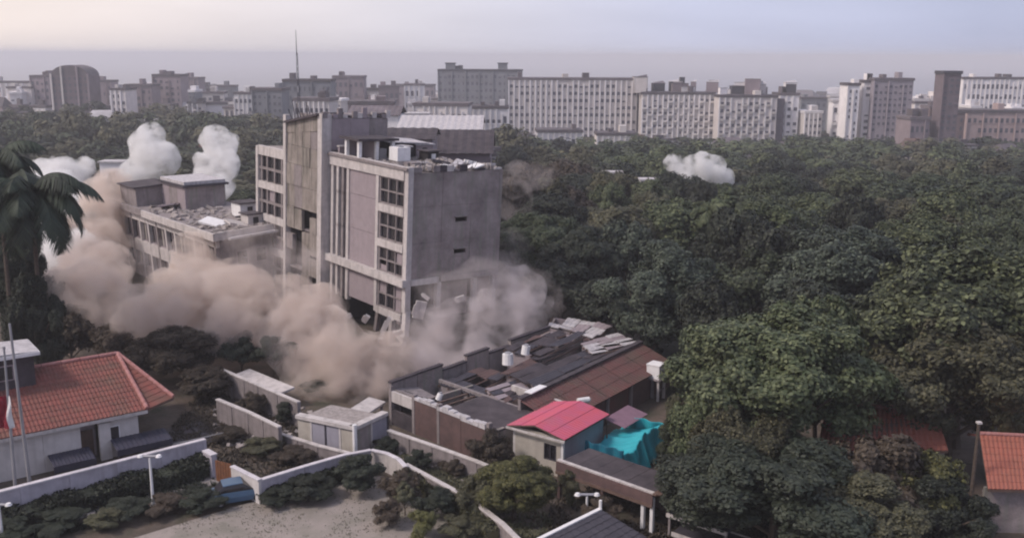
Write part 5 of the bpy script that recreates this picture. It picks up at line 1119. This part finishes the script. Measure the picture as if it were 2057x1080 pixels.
# ------------------------------------------------------------------ the city
def rwin(i, s): return noise.noise(Vector((i * .83 + s * .37, s * .11, 4.0)))
def block(name, label, u0, u1, vt, Y, depth, wallm, floors=8, bays=10, rot=0.0, winm=city_win, parap=city_rf, grp=None, cat='building', hat=True, strips=True, sidew=None, bot=None, balc=False):
    a, b = P(u0, vt, Y), P(u1, vt, Y); w = b.x - a.x; zb = min(terrain(a.x, Y), terrain(b.x, Y)) - 1; H = a.z - zb
    t = thing(name, label, cat, (a.x, Y, zb), rot, grp)
    box('wall', (0, w, 0, depth, 0, H - 1.0), wallm, t)
    if sidew: box('side_wall', (w + .01, w + 4.2, 1.5, depth, 0, H - 1.5), dark_side, t)  # dark strip added as the shaded side of the slab
    box('parapet', (-.4, w + .4, -.5, depth, H - 1.0, H + .3), parap, t)
    wb, fb = w / bays, (H - 3) / floors; m = MB(); gl = MB(); lz = MB()
    for i in range(bays):
        if strips and (wallm in (city_a, city_w) or i % 3 == 0): lz.box(i * wb - .5 * min(1, wb * .2), i * wb + .5 * min(1, wb * .2), -.7, .0, 0, H - 1.05 - 2.0 * (rwin(i, u0) > .25))
        for j in range(floors):
            z = .8 + j * fb; x0, x1 = i * wb + wb * .24, i * wb + wb * .78
            rnd = noise.noise(Vector((i * 1.7 + u0, j * 2.3, 0)))
            if abs(noise.noise(Vector((i * 3.1 + u0 * .7, j * 4.3, 2.0)))) < .035: continue
            if rwin(i // 2, u0 + 9) > .22: x0, x1 = i * wb + wb * .38, i * wb + wb * .66
            gl.box(x0, x1, -.08, -.01, z + fb * .25, z + fb * (.70 if rnd > -.2 else .48))
            m.box(x0 - .1, x1 + .1, -.22, -.085, z + fb * .17, z + fb * .245)
            if balc and (i + j) % 2 == 0: m.box(x0 - .3, x1 + .3, -1.0, -.23, z + fb * .10, z + fb * .4)
    gl.build('windows', winm, t, 'stuff'); m.build('sills', wallm, t, 'stuff')
    if strips: lz.build('pilasters', city_w if wallm is city_a else wallm, t, 'stuff')
    if hat:
        for k in range(random.choice((1, 2, 3))):
            x = random.uniform(.05, .8) * w; s = random.uniform(1.5, 3.5); box('roof_hut', (x, x + s, depth * .2, depth * .6, H + .31, H + .31 + random.uniform(1.5, 3.2)), random.choice((parap, wallm)), t)
    return t
dome_wall = mat('dusky_mauve_wall', (.16, .125, .14), var=.25, scale=.2)
A1 = 'pale apartment slabs on the right'
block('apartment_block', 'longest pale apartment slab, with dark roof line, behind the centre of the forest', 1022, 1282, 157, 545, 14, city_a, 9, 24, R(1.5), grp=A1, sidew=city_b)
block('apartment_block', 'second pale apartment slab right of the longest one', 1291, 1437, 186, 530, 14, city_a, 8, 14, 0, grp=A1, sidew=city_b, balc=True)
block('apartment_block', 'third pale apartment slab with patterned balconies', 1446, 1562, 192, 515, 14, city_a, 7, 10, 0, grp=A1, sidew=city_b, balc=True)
block('apartment_block', 'narrow pale slab at the right end of the apartment row', 1568, 1606, 188, 520, 16, city_w, 7, 3, 0, grp=A1)
rc = random.Random(3)
for k in range(26):
    u = rc.uniform(1285, 1600); Y = rc.uniform(534, 546) if u < 1440 else rc.uniform(520, 530); a = P(u, (186 if u < 1440 else 191), Y); s = rc.uniform(1.2, 4.2); h = rc.uniform(1.5, 8.5)
    mm, cn = rc.choice([(city_w, 'white'), (city_w, 'white'), (metal_d, 'dark'), (city_a, 'cream'), (city_b, 'mauve')])
    t = thing('rooftop_hut', f'{cn} {"tall" if h > 5 else "low"} rooftop hut on the {"second" if u < 1440 else "third"} apartment slab', 'hut', (a.x, Y, a.z - .2), rc.uniform(-.3, .3), 'huts on the apartment roofs')
    box('wall', (-s, s, 0, s * 1.4, 0, h), mm, t); MB().slab([(-s - .2, -.2, h + .2), (s + .2, -.2, h + .2), (s + .2, s * 1.5, h + .2 + rc.choice((0, 1.2))), (-s - .2, s * 1.5, h + .2)], .2).build('roof', rc.choice((city_rf, roof_pale)), t)
block('apartment_block', 'grey low block between the slab row and the pale tower', 1610, 1702, 196, 640, 16, city_g, 5, 9, 0, grp=A1)
block('tower_block', 'white narrow slab tower left of the grid tower', 1704, 1728, 168, 500, 12, city_w, 10, 2, grp='towers on the right')
block('tower_block', 'white stair core between the two halves of the grid tower', 1737, 1756, 162, 505, 12, city_w, 10, 1, grp='towers on the right', strips=False)
block('tower_block', 'mauve grey grid facade tower with a dark flat top', 1757, 1836, 158, 500, 14, mat('mauve_grid_wall', (.30, .26, .29), var=.15, scale=.3), 11, 8, grp='towers on the right')
block('tower_block', 'small brownish block right of the grid tower', 1838, 1896, 205, 560, 14, city_a, 6, 5, grp='towers on the right')
block('tower_block', 'slim dark tower with black cap, tallest on the right', 1897, 1932, 144, 432, 9, dome_wall, 14, 3, grp='towers on the right', parap=metal_d, hat=False)
block('tower_block', 'brick coloured block hugging the slim dark tower', 1868, 1896, 214, 455, 10, city_br, 6, 2, grp='towers on the right')
block('tower_block', 'brick coloured lower block in front of the slim dark tower', 1899, 1940, 222, 450, 10, city_br, 5, 3, grp='towers on the right', hat=False)
block('apartment_block', 'pale long slab at the right edge of the skyline', 1936, 2075, 156, 620, 14, city_w, 6, 15, 0, grp=A1)
block('apartment_block', 'pinkish low block with flat eaves at the right edge', 1944, 2075, 222, 470, 14, mat('pinkish_city_wall', (.40, .30, .29), var=.2, scale=.3), 4, 12, 0, grp=A1)
block('hotel_block', 'big grey block with two roof turrets on the skyline centre', 880, 1046, 140, 700, 22, city_g, 9, 18, R(-4), parap=metal_d, grp='skyline blocks')
for k, (u, l) in enumerate(((893, 'left'), (1000, 'right'))):
    a = P(u, 126, 690); t = thing('roof_turret', f'grey roof turret on the {l} end of the big grey block', 'turret', (a.x, 700, P(u, 140, 700).z + .35)); box('turret_body', (0, 6.5, 0, 6, 0, 3.6), city_g, t); box('cap', (-.5, 7, -.5, 6.5, 3.61, 4.3), metal_d, t)
SK = 'skyline blocks'
for (u0, u1, vt, Y, wm, fl_, by, lab) in [
 (568, 664, 160, 520, city_g, 6, 10, 'grey office block behind the antenna mast'), (668, 730, 153, 620, city_b, 6, 6, 'mauve square block right of the grey office block'),
 (506, 566, 178, 480, city_g, 7, 6, 'dark grey block left of the antenna mast'), (306, 362, 150, 620, city_b, 8, 5, 'dark topped mauve tower left of centre on the skyline'),
 (363, 398, 156, 700, city_b, 7, 4, 'narrow grey tower joined to the dark topped tower'), (250, 304, 170, 600, city_b, 6, 5, 'mauve block left of the dark topped tower'),
 (182, 222, 162, 640, city_b, 7, 4, 'narrow mauve block right of the domed building'), (60, 98, 152, 640, city_b, 7, 4, 'narrow mauve block left of the domed building'),
 (-20, 52, 164, 700, city_a, 5, 7, 'low pinkish block at the left end of the skyline'), (222, 252, 178, 560, city_a, 5, 3, 'small pale block between two mauve ones'),
 (400, 470, 172, 760, city_g, 4, 7, 'low grey block left of the dark grey one'), (790, 872, 170, 800, city_b, 4, 9, 'low mauve block left of the big grey block'),
 (735, 790, 178, 640, city_a, 4, 6, 'pale low block right of the square mauve block'), (590, 662, 198, 400, city_a, 4, 7, 'cream block just behind the stair tower'),
 (470, 506, 186, 560, city_w, 4, 4, 'white block left of the dark grey block'), (700, 790, 205, 380, city_b, 3, 8, 'mauve low block behind the upper roof'),
 (830, 940, 208, 420, city_a, 3, 10, 'pinkish low row below the big grey block'), (940, 1020, 214, 440, city_w, 3, 7, 'white low row beside the longest apartment slab'),
 (1080, 1170, 262, 430, city_w, 2, 8, 'white low houses at the foot of the longest slab'), (1200, 1280, 268, 440, city_a, 2, 7, 'cream low houses at the foot of the longest slab'),
 (1830, 1870, 236, 430, city_b, 3, 4, 'dark low block below the grid tower')]:
    block('city_block', lab, u0, u1, vt, Y, 14, wm, fl_, by, R(random.uniform(-6, 6)), grp=SK)
rq = random.Random(21)
for k in range(62):
    left_ = k < 50; u = rq.uniform(-10, 870) if left_ else rq.uniform(1600, 2050); w_ = rq.uniform(12, 52); vt = rq.uniform(168, 218) if left_ else rq.uniform(185, 235); Y = rq.uniform(575, 760) if left_ else rq.uniform(480, 620)
    mm, cn = rq.choice([(city_w, 'white'), (city_w, 'white'), (city_a, 'cream'), (city_a, 'cream'), (city_b, 'mauve'), (city_g, 'grey')]); hh = 'taller' if vt < 186 else 'shorter'
    where = ('far left' if u < 100 else 'between the domed building and the dark topped tower' if u < 310 else 'left of the antenna mast' if u < 570 else 'right of the antenna mast') if left_ else ('around the grid tower' if u < 1850 else 'around the slim dark tower')
    block('low_rise_block', f'small {hh} {cn} building {where} in the skyline', u, u + w_, vt, Y, rq.uniform(9, 16), mm, rq.randint(3, 5), max(2, int(w_ / 9)), R(rq.uniform(-14, 14)), grp=f'small {cn} low rise blocks in the skyline', strips=rq.random() < .4, parap=rq.choice((city_rf, city_w, roof_pale)), balc=rq.random() < .4)
# the domed one
a, b = P(102, 152, 560), P(176, 152, 560); w = b.x - a.x; zb = terrain(a.x, 560); Hh = a.z - zb; t = thing('domed_building', 'dark building with a round arched top, tallest at the left of the skyline', 'building', (a.x, 560, zb))
box('wall', (0, w, 0, 16, 0, Hh), dome_wall, t); n = 16; V = [(w / 2 - w / 2 * math.cos(math.pi * k / n), 0, Hh + math.sin(math.pi * k / n) * (P(140, 131, 560).z - a.z)) for k in range(n + 1)]
V2 = [(x, 16, z) for x, y, z in V]; MB().add(V + V2, [tuple(range(n + 1)), tuple(reversed(range(n + 1, 2 * n + 2)))] + [(k, k + 1, n + 2 + k, n + 1 + k) for k in range(n)]).build('arched_roof', city_rf, t)
gl = MB(); 
for i in range(7):
    for j in range(8): gl.box(w * (i + .3) / 7, w * (i + .75) / 7, -.1, -.01, Hh * (j + .3) / 8, Hh * (j + .75) / 8)
gl.build('windows', city_win, t, 'stuff')
for i in (0, 2, 5, 7): box('pilaster', (w * i / 7 - .5, w * i / 7 + .5, -.7, -.11, 0, Hh + (1 if i in (0, 7) else 5)), city_a if i < 3 else city_b, t)
# many small houses: shared bodies, each one a thing
def house_proto(wm, rm, k):
    w = 1.0; b = MB().box(-.5, .5, -.4, .4, 0, .7); wall = b.build('wall', wm); g = MB()
    for i in range(4):
        for j in range(2 if k % 2 else 1): g.box(-.42 + i * .23, -.30 + i * .23, -.43, -.402, .16 + j * .3, .34 + j * .3)
    win = g.build('windows', city_win); win['kind'] = 'stuff'
    if k % 3 == 0: rf = MB().box(-.55, .55, -.45, .45, .701, .78).box(-.1, .2, -.1, .2, .781, .95).build('roof', rm)
    else: rf = MB().add([(-.55, -.46, .68), (.55, -.46, .68), (.55, .46, .68), (-.55, .46, .68), (-.35, 0, .95), (.35, 0, .95)], [(0, 1, 5, 4), (1, 2, 5), (2, 3, 4, 5), (3, 0, 4), (3, 2, 1, 0)]).build('roof', rm)
    ms = [o.data for o in (wall, win, rf)]
    for o in (wall, win, rf): bpy.data.objects.remove(o)
    return ms
protos = [(house_proto(wm, rm, k), n_) for k, (wm, rm, n_) in enumerate([(city_w, city_rf, 'white'), (city_a, city_rr, 'cream red-roofed'), (city_b, city_rf, 'mauve'), (city_a, city_rf, 'cream'), (city_w, roof_pale, 'bright white'), (city_g, city_rf, 'grey')])]
rh = random.Random(5)
def small_house(x, y, s, h, k, where):
    ms, nm = protos[k]; t = thing('distant_house', f'small {nm} building {where}', 'building', (x, y, terrain(x, y) - .5), rh.uniform(-.6, .6), f'small {nm} buildings {where}')
    for me, n_ in zip(ms, ('wall', 'windows', 'roof')):
        o = put(n_, me, t, 'stuff' if n_ == 'windows' else None)
    t.scale = (s, s * rh.uniform(.6, 1.1), h)
for (n, u0, u1, y0, y1, where, smin, smax, hm) in [(40, 0, 620, 545, 680, 'in the left mid distance below the skyline', 8, 17, 15), (52, 0, 1000, 900, 2200, 'far off towards the sea at the left', 16, 50, 26),
        (30, 680, 1000, 300, 640, 'between the leaning block and the big grey block', 9, 22, 10), (26, 1000, 1600, 470, 530, 'at the foot of the apartment slabs', 9, 16, 7), (34, 1600, 2057, 480, 900, 'around the towers on the right', 10, 26, 10), (44, 1050, 2057, 1000, 2200, 'far off towards the sea at the right', 16, 50, 26), (14, 0, 560, 330, 520, 'among the left hand trees', 8, 13, 9), (12, 1500, 2057, 330, 440, 'among the far trees on the right', 8, 13, 8)]:
    for _ in range(n):
        y = rh.uniform(y0, y1); u = rh.uniform(u0, u1); x = (u - 1028.5) / FPX * y * 1.0
        small_house(x, y, rh.uniform(smin, smax), rh.uniform(.6, 1.4) * hm, rh.randrange(6), where)
# white and pale low roofs picked out among the trees
for (u, v, w, Y, lab) in [(1232, 343, 34, 185, 'small white roof alone in the forest left of the white dust puff'), (1310, 358, 42, 178, 'white roof edge at the foot of the white dust puff'), (1350, 366, 30, 176, 'white wall just under the white dust puff'), (222, 322, 46, 190, 'white hut with dark window at the left between the dust puffs'), (830, 226, 60, 300, 'pale pinkish long roof behind the leaning block')]:
    a = P(u, v, Y); zb = terrain(a.x, Y); ww = w * Y / FPX; H = a.z - zb; t = thing('white_building', lab, 'building', (a.x, Y, zb))
    box('wall', (-ww / 2, ww / 2, 0, ww * .8, 0, H - .5), city_w, t); box('roof', (-ww / 2 - .3, ww / 2 + .3, -.3, ww * .8, H - .499, H - .2), roof_pale, t); wf = box('window', (-ww * .15, ww * .15, -.06, -.01, H * .7, H * .82), metal_g, t); box('pane', (-ww * .12, ww * .12, -.1, -.065, H * .715, H * .805), glass, wf)
p = P(1322, 278, 420); t = tree('umbrella_tree', 'dark flat topped umbrella tree before the second apartment slab', 'tree', (p.x, 420, terrain(p.x, 420)), 5.5, p.z - terrain(p.x, 420), 'umbrella', leaf_d, 0)

# ------------------------------------------------------------------ the dust
def cloud(name, label, blobs, m, voxel=.4, disp=1.0, grp=None, nscale=.28):
    """blobs: (photo u, v, depth, radius in m). Fused into one closed body, then billowed."""
    bm = bmesh.new(); c0 = None
    for (u, v, Y, r) in blobs:
        c = P(u, v, Y); c.z = max(c.z, r * .3)
        if c0 is None: c0 = c.copy(); c0.z = 0
        res = bmesh.ops.create_icosphere(bm, subdivisions=3, radius=r, matrix=T(c - c0))
    me = bpy.data.meshes.new('tmp'); bm.to_mesh(me); bm.free(); tmp = bpy.data.objects.new('tmp', me); COL.objects.link(tmp)
    md = tmp.modifiers.new('r', 'REMESH'); md.mode = 'VOXEL'; md.voxel_size = voxel; bpy.context.view_layer.update()
    me2 = bpy.data.meshes.new_from_object(tmp.evaluated_get(bpy.context.evaluated_depsgraph_get())); bpy.data.objects.remove(tmp)
    me2.name = name
    off = c0
    for vtx in me2.vertices:
        w = vtx.co + off; n1 = 1 - 2 * abs(noise.noise(w * nscale * .8)); n2 = 1 - 2 * abs(noise.noise(w * nscale * 2.1 + Vector((7, 3, 1)))); n3 = 1 - 2 * abs(noise.noise(w * nscale * 4.5 + Vector((1, 9, 4))))
        k = (n1 * 1.1 + n2 * .7 + n3 * .35 - .55) * disp
        vtx.co += vtx.normal * k
        if vtx.co.z < -.4: vtx.co.z = -.4
    tmp = bpy.data.objects.new('tmp', me2); COL.objects.link(tmp)          # once more, so that the billows never cut each other
    md = tmp.modifiers.new('r', 'REMESH'); md.mode = 'VOXEL'; md.voxel_size = voxel; bpy.context.view_layer.update()
    me2 = bpy.data.meshes.new_from_object(tmp.evaluated_get(bpy.context.evaluated_depsgraph_get())); bpy.data.objects.remove(tmp); me2.name = name
    me2.materials.clear(); me2.materials.append(m)
    o = put(name, me2); o.location = c0; o['kind'] = 'stuff'; o['label'] = label
    return o
cloud('dust_cloud', 'thick tan dust rolling along the street in front of the collapsing buildings', [
 (105, 605, 96, 2.6), (140, 600, 95, 2.8), (190, 592, 95, 3.0), (222, 562, 97, 1.8), (245, 632, 93, 2.6), (300, 630, 95, 2.6), (290, 640, 90, 2.0), (350, 590, 100, 2.5), (365, 625, 93, 3.0), (410, 610, 95, 3.2), (450, 590, 104, 2.6), (470, 605, 97, 3.2), (520, 620, 96, 3.0), (430, 655, 91, 2.4), (500, 655, 92, 2.0),
 (570, 625, 96, 3.2), (615, 640, 93, 3.2), (640, 690, 89, 3.0), (690, 725, 87, 3.2), (640, 740, 87, 2.8), (745, 735, 87, 2.6), (700, 775, 85, 2.0), (785, 728, 88, 2.4), (632, 780, 85.5, 1.5), (745, 765, 85.5, 1.8)], dust_tan)
cloud('dust_cloud', 'mauve grey dust spilling over the ruins below the blind wall', [
 (835, 705, 91, 2.2), (880, 680, 93, 2.8), (935, 660, 94, 3.0), (985, 645, 96, 2.8), (900, 705, 90, 2.2), (960, 690, 92, 2.4), (1010, 668, 95, 2.2), (1040, 640, 98, 2.4), (1060, 600, 101, 1.9), (1030, 575, 102, 1.7), (1075, 620, 99, 1.5), (1000, 610, 100, 1.8), (850, 722, 89, 1.6)], dust_grey)
cloud('dust_plume', 'tall tan dust plume rising left of the sinking building', [
 (205, 400, 138, 2.8), (200, 440, 136, 3.4), (205, 490, 132, 3.0), (175, 530, 124, 3.6), (225, 378, 142, 2.4), (165, 480, 134, 3.2), (215, 535, 118, 2.6), (145, 560, 112, 3.2)], dust_tan, .6, 1.0)
cloud('dust_plume', 'pale rounded dust puff in front of the sinking building', [
 (378, 500, 114, 1.6), (388, 535, 112, 2.2), (370, 560, 108, 2.0), (420, 568, 110, 2.2), (460, 565, 110, 2.2), (500, 580, 108, 2.2), (440, 590, 106, 2.4)], dust_tan)
cloud('dust_puff', 'grey white rounded dust puff above the trees left of centre', [
 (300, 275, 175, 2.0), (292, 298, 175, 2.6), (315, 315, 173, 2.9), (335, 325, 174, 1.9), (290, 335, 172, 2.6), (270, 352, 170, 2.2)], dust_white, .45, 1.0, nscale=.42)
cloud('dust_puff', 'white rounded dust puff right of the grey one above the penthouse', [
 (432, 280, 172, 2.1), (455, 290, 171, 1.8), (440, 310, 170, 2.2), (415, 328, 168, 2.0), (452, 330, 168, 2.1), (440, 350, 166, 2.4), (410, 350, 165, 1.8), (445, 375, 160, 1.8)], dust_white, .4, .85, nscale=.5)
cloud('dust_puff', 'white ragged dust behind the palm at the left', [
 (95, 352, 150, 2.2), (130, 350, 150, 2.2), (160, 345, 152, 1.7), (110, 400, 146, 4.0), (150, 430, 142, 3.8), (100, 470, 138, 4.2), (75, 520, 130, 4.0), (130, 530, 124, 4.2)], dust_white, .5, 1.2, nscale=.4)
cloud('dust_puff', 'bright white dust puff over the forest right of centre', [
 (1352, 325, 190, 1.4), (1375, 340, 190, 2.2), (1405, 335, 190, 2.6), (1432, 338, 190, 2.3), (1455, 358, 190, 1.5), (1385, 360, 188, 1.6)], dust_white, .35, .8, nscale=.6)
cloud('dust_puff', 'thin brown dust drifting right of the leaning block', [
 (1035, 360, 135, 2.0), (1075, 358, 137, 1.6), (1115, 356, 138, 1.2), (1030, 400, 130, 2.2), (1035, 450, 124, 2.6), (1025, 510, 116, 2.6)], dust_thin, .7, 1.0)
cloud('dust_puff', 'thin veil of dust low across the foot of the leaning block', [
 (560, 560, 100, 3.6), (620, 590, 97, 3.6), (830, 690, 91, 2.6), (900, 630, 92, 3.4), (980, 590, 96, 3.4), (520, 510, 110, 3.2), (600, 690, 90, 3.0), (640, 760, 86.5, 2.4), (150, 590, 98, 4.0), (300, 570, 104, 4.0), (400, 560, 104, 3.6), (1045, 560, 103, 1.8), (1075, 585, 101, 1.6), (1020, 530, 105, 1.8), (1090, 610, 99, 1.5), (740, 780, 85.5, 1.8)], dust_thin, .8, 1.4)
